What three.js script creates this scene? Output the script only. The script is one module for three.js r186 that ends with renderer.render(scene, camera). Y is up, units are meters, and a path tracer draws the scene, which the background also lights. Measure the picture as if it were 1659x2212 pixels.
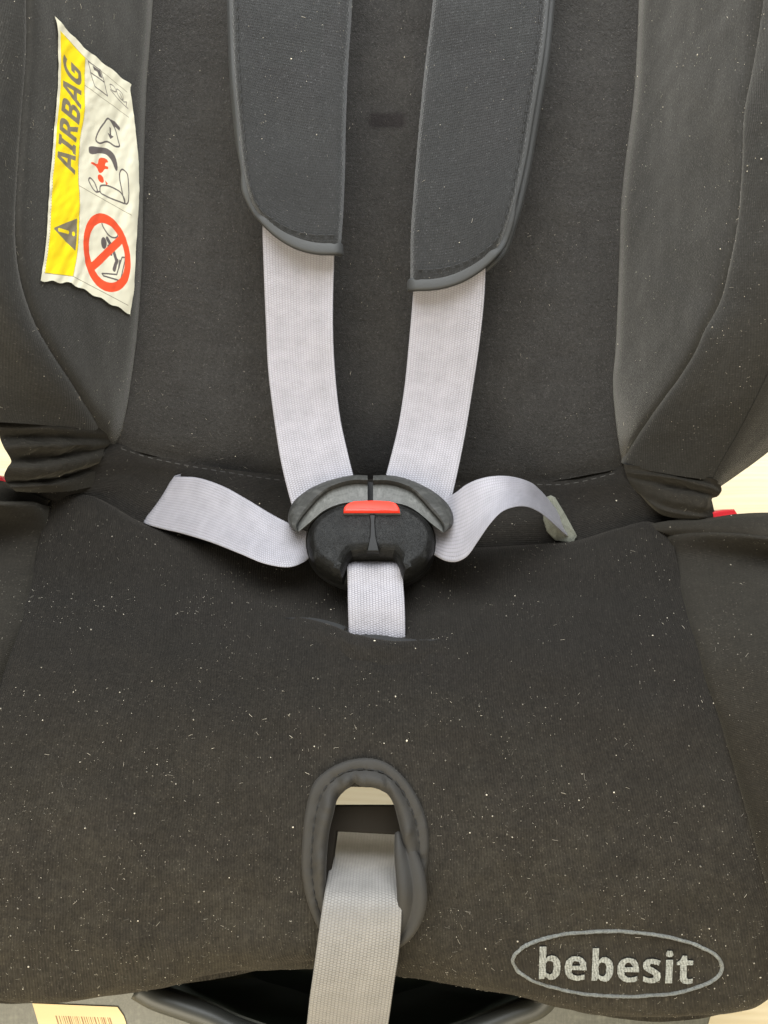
import * as THREE from 'three';
import { mergeGeometries, mergeVertices, toCreasedNormals } from 'three/addons/utils/BufferGeometryUtils.js';
import { MeshSurfaceSampler } from 'three/addons/math/MeshSurfaceSampler.js';
import { FontLoader } from 'three/addons/loaders/FontLoader.js';
import { RectAreaLightUniformsLib } from 'three/addons/lights/RectAreaLightUniformsLib.js';
import { MeshBVH } from 'three-mesh-bvh';
import { createNoise3D } from 'simplex-noise';

// ---------------------------------------------------------------- camera, light, exposure
const scene = new THREE.Scene();
const FOV = 64, EYE = 0.5;                                        // the phone is held half a metre in front of the seat, tilted 45 degrees down
const O = new THREE.Vector3(0, 0.22, 0);                          // where its axis meets the seat
const R = new THREE.Vector3(1, 0, 0), U = new THREE.Vector3(0, Math.SQRT1_2, -Math.SQRT1_2), N = new THREE.Vector3(0, Math.SQRT1_2, Math.SQRT1_2);
const eye = O.clone().addScaledVector(N, EYE);
const camera = new THREE.PerspectiveCamera(FOV, 0.75, 0.02, 30);
camera.position.copy(eye);
camera.up.set(0, 1, 0);
camera.lookAt(O);
camera.focus = 0.455;

const renderer = new THREE.WebGLRenderer({ antialias: true });
renderer.toneMapping = THREE.LinearToneMapping;
renderer.toneMappingExposure = 1.6;
renderer.shadowMap.enabled = true;
scene.background = new THREE.Color(0.20, 0.195, 0.18);
RectAreaLightUniformsLib.init();
function softLight(color, intensity, w, h, x, y, z, tx = 0, ty = 0.2, tz = 0) {
  const l = new THREE.RectAreaLight(color, intensity, w, h);
  l.position.set(x, y, z); l.lookAt(tx, ty, tz); scene.add(l);
  return l;
}
softLight(new THREE.Color(0.93, 0.97, 1.0), 7.4, 0.9, 0.6, 0.0, 0.98, -0.10, 0, 0.40, -0.16);   // cool window light from above
softLight(new THREE.Color(1.0, 0.90, 0.70), 5.2, 1.4, 0.8, -0.35, 0.50, 1.4);                     // warm room light from the front
softLight(new THREE.Color(1.0, 0.99, 0.94), 6.8, 2.2, 0.8, 0.1, 0.95, -1.75, 0, 0, -0.35);        // added soft light behind the seat, brightens floor and wing edges

// ---------------------------------------------------------------- helpers
const V3 = (x, y, z) => new THREE.Vector3(x, y, z);
const F = 1106 / Math.tan(FOV * Math.PI / 360);
// a measured spot: photo column, photo row (1659 x 2212) and distance in metres -> a point of the place
const at = (px, py, d) => eye.clone().addScaledVector(R, (px - 829.5) / F * d).addScaledVector(U, (1106 - py) / F * d).addScaledVector(N, -d);
const seen = (p) => { const q = p.clone().sub(eye), d = -q.dot(N); return [829.5 + q.dot(R) / d * F, 1106 - q.dot(U) / d * F, d]; };
const pts = (a) => a.map((p) => at(...p));
let seedState = 20240611;
const rnd = () => { seedState = (seedState + 0x6d2b79f5) | 0; let t = Math.imul(seedState ^ (seedState >>> 15), 1 | seedState); t = (t + Math.imul(t ^ (t >>> 7), 61 | t)) ^ t; return ((t ^ (t >>> 14)) >>> 0) / 4294967296; };
const noise3 = createNoise3D(rnd);
const lerp = (a, b, t) => a + (b - a) * t, clamp = (x, a = 0, b = 1) => Math.min(b, Math.max(a, x));
const smooth = (a, b, x) => { const t = clamp((x - a) / (b - a)); return t * t * (3 - 2 * t); };
function table(rows) {                                            // smooth interpolation of [x, y] rows
  return (x) => {
    const n = rows.length;
    if (x <= rows[0][0]) return rows[0][1] + (x - rows[0][0]) * (rows[1][1] - rows[0][1]) / (rows[1][0] - rows[0][0]);
    if (x >= rows[n - 1][0]) return rows[n - 1][1] + (x - rows[n - 1][0]) * (rows[n - 1][1] - rows[n - 2][1]) / (rows[n - 1][0] - rows[n - 2][0]);
    let i = 0; while (x > rows[i + 1][0]) i++;
    const s = (k) => (k <= 0 || k >= n - 1) ? (rows[clamp(k, 0, n - 2) + 1][1] - rows[clamp(k, 0, n - 2)][1]) / (rows[clamp(k, 0, n - 2) + 1][0] - rows[clamp(k, 0, n - 2)][0]) : (rows[k + 1][1] - rows[k - 1][1]) / (rows[k + 1][0] - rows[k - 1][0]);
    const h = rows[i + 1][0] - rows[i][0], t = (x - rows[i][0]) / h, m0 = s(i) * h, m1 = s(i + 1) * h;
    return (2 * t ** 3 - 3 * t ** 2 + 1) * rows[i][1] + (t ** 3 - 2 * t ** 2 + t) * m0 + (-2 * t ** 3 + 3 * t ** 2) * rows[i + 1][1] + (t ** 3 - t ** 2) * m1;
  };
}
const spline = (points) => new THREE.CatmullRomCurve3(points, false, 'centripetal');
const along = (points, n) => { const c = spline(points); c.arcLengthDivisions = 400; const out = []; for (let i = 0; i < n; i++) out.push(c.getPointAt(i / (n - 1))); return out; };

// grid of points -> geometry in metres of uv, facing the viewer's side, with an optional skirt that gives it thickness
function gridGeometry(G, { skirt = 0, hole = null, flip = null, straight = true } = {}) {
  const nv = G.length, nu = G[0].length, pos = [], uv = [], idx = [];
  const us = [0], vs = [0], mid = nv >> 1, mc = nu >> 1;
  for (let j = 1; j < nu; j++) us.push(us[j - 1] + G[mid][j].distanceTo(G[mid][j - 1]));
  for (let i = 1; i < nv; i++) vs.push(vs[i - 1] + G[i][mc].distanceTo(G[i - 1][mc]));
  for (let i = 0; i < nv; i++) for (let j = 0; j < nu; j++) { pos.push(G[i][j].x, G[i][j].y, G[i][j].z); uv.push(us[j], -vs[i]); }
  const a = G[mid][mc], b = G[mid][Math.min(mc + 1, nu - 1)], c = G[Math.min(mid + 1, nv - 1)][mc];
  let turn = b.clone().sub(a).cross(c.clone().sub(a)).dot(eye.clone().sub(a)) < 0;
  if (flip !== null) turn = flip;
  for (let i = 0; i + 1 < nv; i++) for (let j = 0; j + 1 < nu; j++) {
    const p = i * nu + j, q = p + 1, r = p + nu, s = r + 1;
    if (hole) { const m = G[i][j].clone().add(G[i + 1][j + 1]).multiplyScalar(0.5); if (hole(m)) continue; }
    if (turn) idx.push(p, r, q, q, r, s); else idx.push(p, q, r, q, s, r);
  }
  const g = new THREE.BufferGeometry();
  g.setAttribute('position', new THREE.Float32BufferAttribute(pos, 3));
  g.setAttribute('uv', new THREE.Float32BufferAttribute(uv, 2));
  g.setIndex(idx); g.computeVertexNormals();
  if (!skirt) return g;
  const nrm = g.attributes.normal, loop = [];
  for (let j = 0; j < nu; j++) loop.push(j);
  for (let i = 1; i < nv; i++) loop.push(i * nu + nu - 1);
  for (let j = nu - 2; j >= 0; j--) loop.push((nv - 1) * nu + j);
  for (let i = nv - 2; i >= 0; i--) loop.push(i * nu);
  const sp = [], su = [], si = [];
  loop.forEach((k, n) => {
    const o = V3(pos[3 * k], pos[3 * k + 1], pos[3 * k + 2]), q = o.clone().addScaledVector(straight ? o.clone().sub(eye).normalize() : V3(-nrm.getX(k), -nrm.getY(k), -nrm.getZ(k)), skirt);
    sp.push(o.x, o.y, o.z, q.x, q.y, q.z);
    su.push(uv[2 * k], uv[2 * k + 1], uv[2 * k] + skirt, uv[2 * k + 1] + skirt);
    if (n + 1 < loop.length) { const e = 2 * n; if (turn) si.push(e, e + 2, e + 1, e + 1, e + 2, e + 3); else si.push(e, e + 1, e + 2, e + 1, e + 3, e + 2); }
  });
  const s = new THREE.BufferGeometry();
  s.setAttribute('position', new THREE.Float32BufferAttribute(sp, 3)); s.setAttribute('uv', new THREE.Float32BufferAttribute(su, 2));
  s.setIndex(si); s.computeVertexNormals();
  return mergeGeometries([g, s]);
}
// cushion panel through a row of seam curves (left to right, each top to bottom)
function panelGrid(curves, nu, nv, { dip = 0, wide = 0.008, edges = [1, 1, 1, 1], wave = 0.0006, waveSize = 0.05, bump = null, linear = false, weights = null } = {}) {
  const cols = curves.map((c) => along(c, nv)), G = [];
  for (let i = 0; i < nv; i++) {
    const row = cols.map((c) => c[i]), line = [];
    if (linear || row.length === 2) {
      for (let j = 0; j < nu; j++) { const t = j / (nu - 1) * (row.length - 1), k = Math.min(row.length - 2, Math.floor(t)); line.push(row[k].clone().lerp(row[k + 1], t - k)); }
    } else { const c = spline(row); for (let j = 0; j < nu; j++) line.push(c.getPoint(j / (nu - 1))); }
    G.push(line);
  }
  const arcU = G.map((l) => { const a = [0]; for (let j = 1; j < nu; j++) a.push(a[j - 1] + l[j].distanceTo(l[j - 1])); return a; });
  const arcV = []; for (let j = 0; j < nu; j++) { const a = [0]; for (let i = 1; i < nv; i++) a.push(a[i - 1] + G[i][j].distanceTo(G[i - 1][j])); arcV.push(a); }
  const out = G.map((l) => l.map((p) => p.clone()));
  for (let i = 0; i < nv; i++) for (let j = 0; j < nu; j++) {
    const a = G[i][Math.min(j + 1, nu - 1)].clone().sub(G[i][Math.max(j - 1, 0)]), b = G[Math.min(i + 1, nv - 1)][j].clone().sub(G[Math.max(i - 1, 0)][j]);
    const n = a.cross(b); if (n.lengthSq() < 1e-16) n.copy(N); n.normalize(); if (n.dot(eye.clone().sub(G[i][j])) < 0) n.negate();
    const du = arcU[i][j], dw = arcU[i][nu - 1] - du, dt = arcV[j][i], db = arcV[j][nv - 1] - dt;
    let h = 0, sink = 0, calm = 1;
    [du, dw, dt, db].forEach((x, k) => { if (edges[k]) sink += dip * edges[k] * Math.exp(-((x / wide) ** 1.5)); calm *= 1 - Math.exp(-((x / 0.012) ** 2)); });
    if (wave) h += calm * (wave * noise3(G[i][j].x / waveSize, G[i][j].y / waveSize, G[i][j].z / waveSize) + wave * 0.35 * noise3(G[i][j].x / waveSize * 3.1 + 7, G[i][j].y / waveSize * 3.1, G[i][j].z / waveSize * 3.1));
    if (bump) h += bump(j / (nu - 1), i / (nv - 1), G[i][j]);
    out[i][j].addScaledVector(n, h).addScaledVector(out[i][j].clone().sub(eye).normalize(), sink);
  }
  return out;
}
const panel = (curves, nu, nv, o = {}) => gridGeometry(panelGrid(curves, nu, nv, o), o);
// profile [[side, out], ...] swept along a path; "out" points towards the viewer's side of the path
function sweep(path, profile, { closed = false, n = 80, toward = null, taper = null, cap = true } = {}) {
  const c = new THREE.CatmullRomCurve3(path, closed, 'centripetal'); c.arcLengthDivisions = 600;
  const len = c.getLength(), pos = [], uv = [], idx = [], m = profile.length, rows = closed ? n : n - 1;
  for (let i = 0; i <= rows; i++) {
    const t = i / rows, p = c.getPointAt(closed ? t % 1 : t), T = c.getTangentAt(closed ? t % 1 : t);
    let o = toward ? (typeof toward === 'function' ? toward(p, t).clone() : toward.clone()) : eye.clone().sub(p);
    o.addScaledVector(T, -o.dot(T)).normalize();
    const s = T.clone().cross(o).normalize(), k = taper ? taper(t) : 1;
    for (let j = 0; j <= m; j++) {
      const [a, b] = profile[j % m], f = typeof k === 'number' ? [k, k] : k, q = p.clone().addScaledVector(s, a * f[0]).addScaledVector(o, b * f[1]);
      pos.push(q.x, q.y, q.z); uv.push(j / m * 0.02, t * len);
    }
  }
  for (let i = 0; i < rows; i++) for (let j = 0; j < m; j++) { const a = i * (m + 1) + j, b = a + 1, d = a + m + 1, e = d + 1; idx.push(a, d, b, b, d, e); }
  if (!closed && cap) {
    for (const [row, way] of [[0, 1], [rows, -1]]) for (let j = 1; j + 1 < m; j++) { const a = row * (m + 1); if (way > 0) idx.push(a, a + j, a + j + 1); else idx.push(a, a + j + 1, a + j); }
  }
  const g = new THREE.BufferGeometry();
  g.setAttribute('position', new THREE.Float32BufferAttribute(pos, 3)); g.setAttribute('uv', new THREE.Float32BufferAttribute(uv, 2)); g.setIndex(idx);
  g.computeVertexNormals();
  // outward check
  const p0 = V3(pos[0], pos[1], pos[2]), n0 = V3(g.attributes.normal.getX(0), g.attributes.normal.getY(0), g.attributes.normal.getZ(0)), cc = V3(0, 0, 0);
  for (let j = 0; j < m; j++) cc.add(V3(pos[3 * j], pos[3 * j + 1], pos[3 * j + 2])); cc.multiplyScalar(1 / m);
  if (p0.clone().sub(cc).dot(n0) < 0) { const ix = g.index.array; for (let i = 0; i < ix.length; i += 3) { const t = ix[i]; ix[i] = ix[i + 1]; ix[i + 1] = t; } g.computeVertexNormals(); }
  return g;
}
const oval = (w, h, n = 12, p = 2) => { const o = []; for (let i = 0; i < n; i++) { const a = i / n * 2 * Math.PI, c = Math.cos(a), s = Math.sin(a); o.push([w / 2 * Math.sign(c) * Math.abs(c) ** (2 / p), h / 2 * Math.sign(s) * Math.abs(s) ** (2 / p)]); } return o; };
// webbing between two edge curves
function webbing(leftEdge, rightEdge, { n = 70, thick = 0.0014, crown = 0.0006, ripple = 0, across = 9 } = {}) {
  const L = along(pts(leftEdge), n), Rr = along(pts(rightEdge), n), front = [], back = [];
  for (let i = 0; i < n; i++) {
    const a = L[Math.max(0, i - 1)].clone().add(Rr[Math.max(0, i - 1)]), b = L[Math.min(n - 1, i + 1)].clone().add(Rr[Math.min(n - 1, i + 1)]);
    const T = b.sub(a).normalize(), S = Rr[i].clone().sub(L[i]), nn = S.clone().cross(T).normalize();
    const rowF = [], rowB = [];
    for (let j = 0; j < across; j++) {
      const t = j / (across - 1), e = 1 - (2 * t - 1) ** 2, p = L[i].clone().lerp(Rr[i], t);
      const h = crown * e + ripple * Math.sin(i * 0.35 + 3 * t) * noise3(i * 0.08, t * 2, 3);
      rowF.push(p.clone().addScaledVector(nn, h + thick / 2 * Math.min(1, e * 5 + 0.25))); rowB.push(p.clone().addScaledVector(nn, h - thick / 2 * Math.min(1, e * 5 + 0.25)));
    }
    front.push(rowF); back.push(rowB);
  }
  const f = gridGeometry(front, { flip: false }), b = gridGeometry(back, { flip: true }), side = [];
  for (const k of [0, across - 1]) {
    const s = front.map((r, i) => [r[k], r[k].clone().lerp(back[i][k], 0.5).addScaledVector(r[k].clone().sub(r[k ? k - 1 : 1]).normalize(), thick * 0.35), back[i][k]]);
    side.push(gridGeometry(s, { flip: k === 0 ? true : false }));
  }
  for (const e of [front[0].map((p, j) => [p, back[0][j]]), front[n - 1].map((p, j) => [p, back[n - 1][j]])]) side.push(gridGeometry(e));
  return mergeGeometries([f, b, ...side]);
}
function capsuleGeo(len, r) { const g = new THREE.CapsuleGeometry(r, len, 2, 5); g.rotateZ(Math.PI / 2); return g; }
// row of little stitches lying along a path
function stitches(path, { len = 0.0032, gap = 0.0016, r = 0.00032, lift = 0.0003 } = {}) {
  const c = spline(path), L = c.getLength(), n = Math.floor(L / (len + gap)), list = [];
  for (let i = 0; i < n; i++) {
    const t = (i + 0.5) / n, p = c.getPointAt(t), T = c.getTangentAt(t), o = eye.clone().sub(p).normalize(), g = capsuleGeo(len - 2 * r, r);
    o.addScaledVector(T, -o.dot(T)).normalize();
    g.applyMatrix4(new THREE.Matrix4().makeBasis(T, o, T.clone().cross(o)).setPosition(p.addScaledVector(o, lift))); list.push(g);
  }
  return mergeGeometries(list);
}

// ---------------------------------------------------------------- procedural textures
function dataTexture(w, h, fn, { srgb = false, metresU = 0.05, metresV = 0.05 } = {}) {
  const d = new Uint8Array(w * h * 4);
  for (let y = 0; y < h; y++) for (let x = 0; x < w; x++) { const c = fn(x / w, y / h, x, y), o = 4 * (y * w + x); d[o] = clamp(c[0]) * 255; d[o + 1] = clamp(c[1]) * 255; d[o + 2] = clamp(c[2]) * 255; d[o + 3] = 255; }
  const t = new THREE.DataTexture(d, w, h, THREE.RGBAFormat);
  t.wrapS = t.wrapT = THREE.RepeatWrapping; t.magFilter = THREE.LinearFilter; t.minFilter = THREE.LinearMipmapLinearFilter; t.generateMipmaps = true;
  t.repeat.set(1 / metresU, 1 / metresV);
  if (srgb) t.colorSpace = THREE.SRGBColorSpace;
  t.needsUpdate = true;
  return t;
}
const TAU = 2 * Math.PI;
// tileable noise: a torus in 4-D squeezed into two 3-D reads
function tile(x, y, f, s = 0) { const a = TAU * x, b = TAU * y, k = f / TAU; return 0.5 * (noise3(Math.cos(a) * k + s, Math.sin(a) * k, Math.cos(b) * k + 11 + s) + noise3(Math.sin(a) * k + 5, Math.sin(b) * k + s, Math.cos(b) * k + 3)); }
const white = (seed) => { const m = new Float32Array(512 * 512); let s = seed; for (let i = 0; i < m.length; i++) { s = (Math.imul(s, 1664525) + 1013904223) | 0; m[i] = (s >>> 8) / 16777216; } return (x, y) => m[((y & 511) << 9) | (x & 511)]; };
const w1 = white(7), w2 = white(91);
const FAB = 0.16, FN = 1024;                                       // one repeat of the upholstery maps is 16 cm
function fabricMaps(kind, base, tint) {
  // pile: brushed knit; rib: corded stretch knit; twill: fine diagonal knit
  const rows = kind === 'rib' ? 124 : kind === 'twill' ? 150 : 170;
  const relief = (x, y, i, j) => {
    const wob = 0.05 * tile(x, y, 9, 2);
    if (kind === 'rib') return 0.5 + 0.36 * Math.cos(TAU * rows * (x + 0.012 * tile(x, y, 4, 6))) + 0.25 * (w1(i >> 1, j >> 3) - 0.5) + 0.25 * (w2(i >> 2, j >> 2) - 0.5);
    if (kind === 'twill') return 0.5 + 0.2 * Math.cos(TAU * (rows * x + 40 * y + wob)) + 0.07 * Math.cos(TAU * (110 * y)) + 0.25 * (w1(i, j) - 0.5) + 0.25 * (w2(i >> 2, j >> 2) - 0.5);
    return 0.5 + 0.35 * (w1(i >> 1, j >> 1) - 0.5) + 0.45 * (w2(i >> 2, j >> 2) - 0.5) + 0.15 * (w1(i >> 3, j >> 3) - 0.5) + 0.25 * tile(x, y, 60, 3);
  };
  const color = (x, y, i, j) => {
    let v = base * (1 + 0.07 * tile(x, y, 5, 1) + 0.08 * tile(x, y, 17, 4) + 0.10 * tile(x, y, 60, 8) + (kind === 'twill' ? 0.5 : 1) * (0.34 * (w1(i >> 2, j >> 2) - 0.5) + (kind === 'pile' ? 0.12 : 0.26) * (w2(i >> 3, j >> 3) - 0.5)));
    const r = relief(x, y, i, j);
    v *= (kind === 'rib' ? 0.84 + 0.32 * r : 0.76 + 0.48 * r);
    const fuzz = w2(i + 3 * j, j); if (fuzz > 0.985) v *= 1.9; if (w2(i >> 2, (j >> 2) + 77) > 0.985) v *= 1.8; 
    if (w1(i * 3 + j, j * 5) > 0.9985) v = base * 6;
    return tint.map((t) => lin2srgb(v * t));
  };
  return { map: dataTexture(FN, FN, color, { srgb: true, metresU: FAB, metresV: FAB }), bumpMap: dataTexture(FN, FN, (x, y, i, j) => { const r = relief(x, y, i, j); return [r, r, r]; }, { metresU: FAB, metresV: FAB }) };
}
function lin2srgb(c) { return c <= 0.0031308 ? 12.92 * c : 1.055 * c ** (1 / 2.4) - 0.055; }
function fabric(kind, base, tint, { sheen = 0.5, bump = 0.0005 } = {}) {
  return new THREE.MeshPhysicalMaterial({ color: 0xffffff, ...fabricMaps(kind, base, tint), bumpScale: bump, roughness: 0.95, specularIntensity: 0.35, sheen: 1, sheenColor: new THREE.Color().setRGB(sheen * tint[0], sheen * tint[1], sheen * tint[2]), sheenRoughness: 0.75, side: THREE.DoubleSide });
}
const M = {};
M.pile = fabric('pile', 0.024, [1.0, 0.95, 0.90], { sheen: 0.32 });
M.pile.vertexColors = true;
M.padPile = fabric('twill', 0.0205, [0.98, 0.99, 1.0], { sheen: 0.38 });
M.rib = fabric('rib', 0.0122, [1.0, 0.88, 0.73], { sheen: 0.15, bump: 0.0003 });
M.twill = fabric('twill', 0.0235, [1.0, 0.965, 0.89], { sheen: 0.52, bump: 0.0002 });
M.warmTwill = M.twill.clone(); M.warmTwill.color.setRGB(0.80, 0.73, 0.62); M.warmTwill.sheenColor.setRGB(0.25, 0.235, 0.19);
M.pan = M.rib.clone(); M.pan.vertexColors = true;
const plainBump = dataTexture(512, 512, (x, y, i, j) => { const v = 0.5 + 0.5 * (w1(i, j) - 0.5) + 0.3 * tile(x, y, 40, 5); return [v, v, v]; }, { metresU: 0.05, metresV: 0.05 });
M.binding = new THREE.MeshPhysicalMaterial({ color: new THREE.Color().setRGB(0.019, 0.0195, 0.019), roughness: 0.65, bumpMap: plainBump, bumpScale: 0.00008, sheen: 0.5, sheenColor: new THREE.Color(0.1, 0.1, 0.1), sheenRoughness: 0.6, side: THREE.DoubleSide });
M.trim = new THREE.MeshPhysicalMaterial({ color: new THREE.Color().setRGB(0.022, 0.020, 0.017), roughness: 0.8, bumpMap: plainBump, bumpScale: 0.0001, sheen: 0.6, sheenColor: new THREE.Color(0.1, 0.095, 0.09), sheenRoughness: 0.6, side: THREE.DoubleSide });
M.thread = new THREE.MeshStandardMaterial({ color: new THREE.Color().setRGB(0.010, 0.010, 0.010), roughness: 0.8 });
M.greyThread = new THREE.MeshStandardMaterial({ color: new THREE.Color().setRGB(0.035, 0.033, 0.03), roughness: 0.8 });
// woven polyester webbing: 38 mm is 24 warp cords; rows 1.25 mm apart
const webRelief = (x, y, i, j) => {
  const cx = x * 24, row = y * 32 + (Math.floor(cx) % 2) * 0.5, a = Math.abs((cx % 1) - 0.5) * 2, b = Math.abs(((row % 1) + 1) % 1 - 0.5) * 2;
  return clamp(1 - 0.55 * a ** 3 - 0.75 * b ** 4 + 0.06 * (w1(i, j) - 0.5));
};
const webMaps = {
  map: dataTexture(768, 1024, (x, y, i, j) => {
    const h = webRelief(x, y, i, j), band = 1 + 0.015 * Math.cos(TAU * x * 3) - 0.05 * smooth(0.012, 0, Math.abs(x - 0.335)) - 0.05 * smooth(0.012, 0, Math.abs(x - 0.665)), soil = 1 + 0.09 * tile(x, y, 3, 9) + 0.06 * tile(x, y, 9, 2);
    const v = 0.248 * (0.70 + 0.36 * h) * (0.9 + 0.1 * smooth(0, 0.03, Math.min(x, 1 - x))) * band * soil;
    return [lin2srgb(v * 1.0), lin2srgb(v * 0.965), lin2srgb(v * 1.05)];
  }, { srgb: true, metresU: 0.038, metresV: 0.040 }),
  bumpMap: dataTexture(768, 1024, (x, y, i, j) => { const h = webRelief(x, y, i, j); return [h, h, h]; }, { metresU: 0.038, metresV: 0.040 }),
};
M.web = new THREE.MeshPhysicalMaterial({ color: 0xffffff, ...webMaps, bumpScale: 0.00025, roughness: 0.42, specularIntensity: 0.6, sheen: 0.3, sheenColor: new THREE.Color(0.5, 0.5, 0.52), sheenRoughness: 0.5, side: THREE.DoubleSide });
M.soiledWeb = M.web.clone(); M.soiledWeb.color.setRGB(0.80, 0.79, 0.68); M.soiledWeb.sheen = 0.1;
const grainBump = dataTexture(512, 512, (x, y, i, j) => { const v = 0.5 + 0.35 * tile(x, y, 90, 1) + 0.3 * tile(x, y, 45, 6) + 0.25 * (w2(i, j) - 0.5); return [v, v, v]; }, { metresU: 0.03, metresV: 0.03 });
const scuff = (base, amount, s) => dataTexture(512, 512, (x, y, i, j) => { const v = base * (1 + amount * Math.max(0, tile(x, y, 14, s) - 0.05) * 4 + 0.25 * tile(x, y, 40, s + 2) + 0.2 * (w1(i, j) - 0.5)); return [lin2srgb(v), lin2srgb(v), lin2srgb(v * 0.93)]; }, { srgb: true, metresU: 0.05, metresV: 0.05 });
M.grainPlastic = new THREE.MeshPhysicalMaterial({ map: scuff(0.006, 0.3, 3), roughness: 0.36, bumpMap: grainBump, bumpScale: 0.0002, specularIntensity: 0.25 });
M.litDish = new THREE.MeshPhysicalMaterial({ map: scuff(0.085, 0.12, 5), roughness: 0.36, bumpMap: plainBump, bumpScale: 0.00003, specularIntensity: 0.55, side: THREE.DoubleSide });  // tongue plastic made paler, so the dish looks lit
M.wingPlastic = new THREE.MeshPhysicalMaterial({ map: scuff(0.032, 0.15, 8), roughness: 0.5, bumpMap: plainBump, bumpScale: 0.00003, specularIntensity: 0.35, side: THREE.DoubleSide });
M.smoothBlack = new THREE.MeshPhysicalMaterial({ color: new THREE.Color().setRGB(0.010, 0.010, 0.010), roughness: 0.4, specularIntensity: 0.22, side: THREE.DoubleSide });
M.red = new THREE.MeshPhysicalMaterial({ color: new THREE.Color().setRGB(0.66, 0.032, 0.016), roughness: 0.42, specularIntensity: 0.6 });
M.redGuide = new THREE.MeshPhysicalMaterial({ color: new THREE.Color().setRGB(0.72, 0.02, 0.03), roughness: 0.4 });
M.shell = new THREE.MeshPhysicalMaterial({ map: scuff(0.085, 0.15, 5), color: new THREE.Color(0.95, 0.97, 0.85), roughness: 0.42, bumpMap: plainBump, bumpScale: 0.00003, side: THREE.DoubleSide });
M.recess = new THREE.MeshPhysicalMaterial({ color: new THREE.Color().setRGB(0.014, 0.018, 0.012), roughness: 0.5, specularIntensity: 0.45, side: THREE.DoubleSide });
M.shellDark = new THREE.MeshPhysicalMaterial({ color: new THREE.Color().setRGB(0.016, 0.0135, 0.0105), roughness: 0.8, specularIntensity: 0.15, bumpMap: plainBump, bumpScale: 0.00003, side: THREE.DoubleSide });
M.rim = new THREE.MeshPhysicalMaterial({ color: new THREE.Color().setRGB(0.03, 0.031, 0.027), roughness: 0.45, side: THREE.DoubleSide });
M.liner = new THREE.MeshStandardMaterial({ map: scuff(0.125, 0.06, 12), color: new THREE.Color(0.95, 0.97, 0.84), roughness: 0.9, bumpMap: plainBump, bumpScale: 0.0001, side: THREE.DoubleSide });
M.embroidery = new THREE.MeshPhysicalMaterial({ map: dataTexture(256, 256, (x, y, i, j) => { const v = 0.33 * (0.82 + 0.2 * Math.cos(TAU * (14 * x + 3 * y + 0.4 * tile(x, y, 6, 2))) + 0.5 * tile(x, y, 22, 4) + 0.3 * (w1(i >> 2, j >> 2) - 0.5)); return [lin2srgb(v * 0.98), lin2srgb(v * 1.04), lin2srgb(v)]; }, { srgb: true, metresU: 0.02, metresV: 0.02 }), roughness: 0.6, bumpMap: dataTexture(256, 256, (x, y, i, j) => { const v = 0.5 + 0.4 * Math.cos(TAU * 40 * x + 3 * tile(x, y, 6, 2)) + 0.3 * (w1(i, j) - 0.5); return [v, v, v]; }, { metresU: 0.02, metresV: 0.02 }), bumpScale: 0.0003, sheen: 0.4, sheenColor: new THREE.Color(0.4, 0.4, 0.4) });
M.lint = new THREE.MeshStandardMaterial({ color: new THREE.Color().setRGB(0.50, 0.465, 0.40), roughness: 0.9 });

// ---------------------------------------------------------------- object bookkeeping
const counts = new Map();
const numbered = (name) => { const n = counts.get(name) ?? 0; counts.set(name, n + 1); return n ? name + '_' + String(n).padStart(3, '0') : name; };
function thing(name, label, category, base, group) {
  const o = new THREE.Group(); o.name = numbered(name); o.position.copy(base); o.userData = { label, category };
  if (group) o.userData.group = group;
  scene.add(o); return o;
}
function part(name, geo, mat, parent, extra) {
  let top = parent; while (top.parent && top.parent !== scene) top = top.parent;
  geo.translate(-top.position.x, -top.position.y, -top.position.z);
  const m = new THREE.Mesh(geo, mat); m.name = name; m.castShadow = m.receiveShadow = true;
  if (extra) m.userData = extra;
  parent.add(m); return m;
}

// ---------------------------------------------------------------- setting: the pale wooden floor
{
  const grain = dataTexture(1024, 1024, (x, y, i, j) => {
    const g = 0.5 * tile(x * 1, y, 3, 2) + 0.35 * noise3(y * 60 + 2 * tile(x, y, 3, 5), Math.sin(TAU * x) * 0.7, Math.cos(TAU * x) * 0.7) + 0.12 * (w1(i >> 3, j) - 0.5);
    const v = 0.74 * (1 + 0.16 * g);
    return [lin2srgb(v * 0.95), lin2srgb(v * (0.79 + 0.05 * g)), lin2srgb(v * (0.49 + 0.10 * g))];
  }, { srgb: true, metresU: 0.6, metresV: 0.3 });
  const m = new THREE.MeshPhysicalMaterial({ map: grain, roughness: 0.5, clearcoat: 0.15, clearcoatRoughness: 0.4 });
  const g = new THREE.BoxGeometry(6, 0.03, 6, 1, 1, 1), p = g.attributes.position, uv = g.attributes.uv;
  for (let i = 0; i < p.count; i++) uv.setXY(i, p.getX(i), p.getZ(i));
  const f = new THREE.Mesh(g, m); f.name = 'floor'; f.position.y = -0.015; f.receiveShadow = true; f.userData = { kind: 'structure', label: 'pale yellow wooden floor with fine grain under the child seat' };
  scene.add(f);
}

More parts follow.
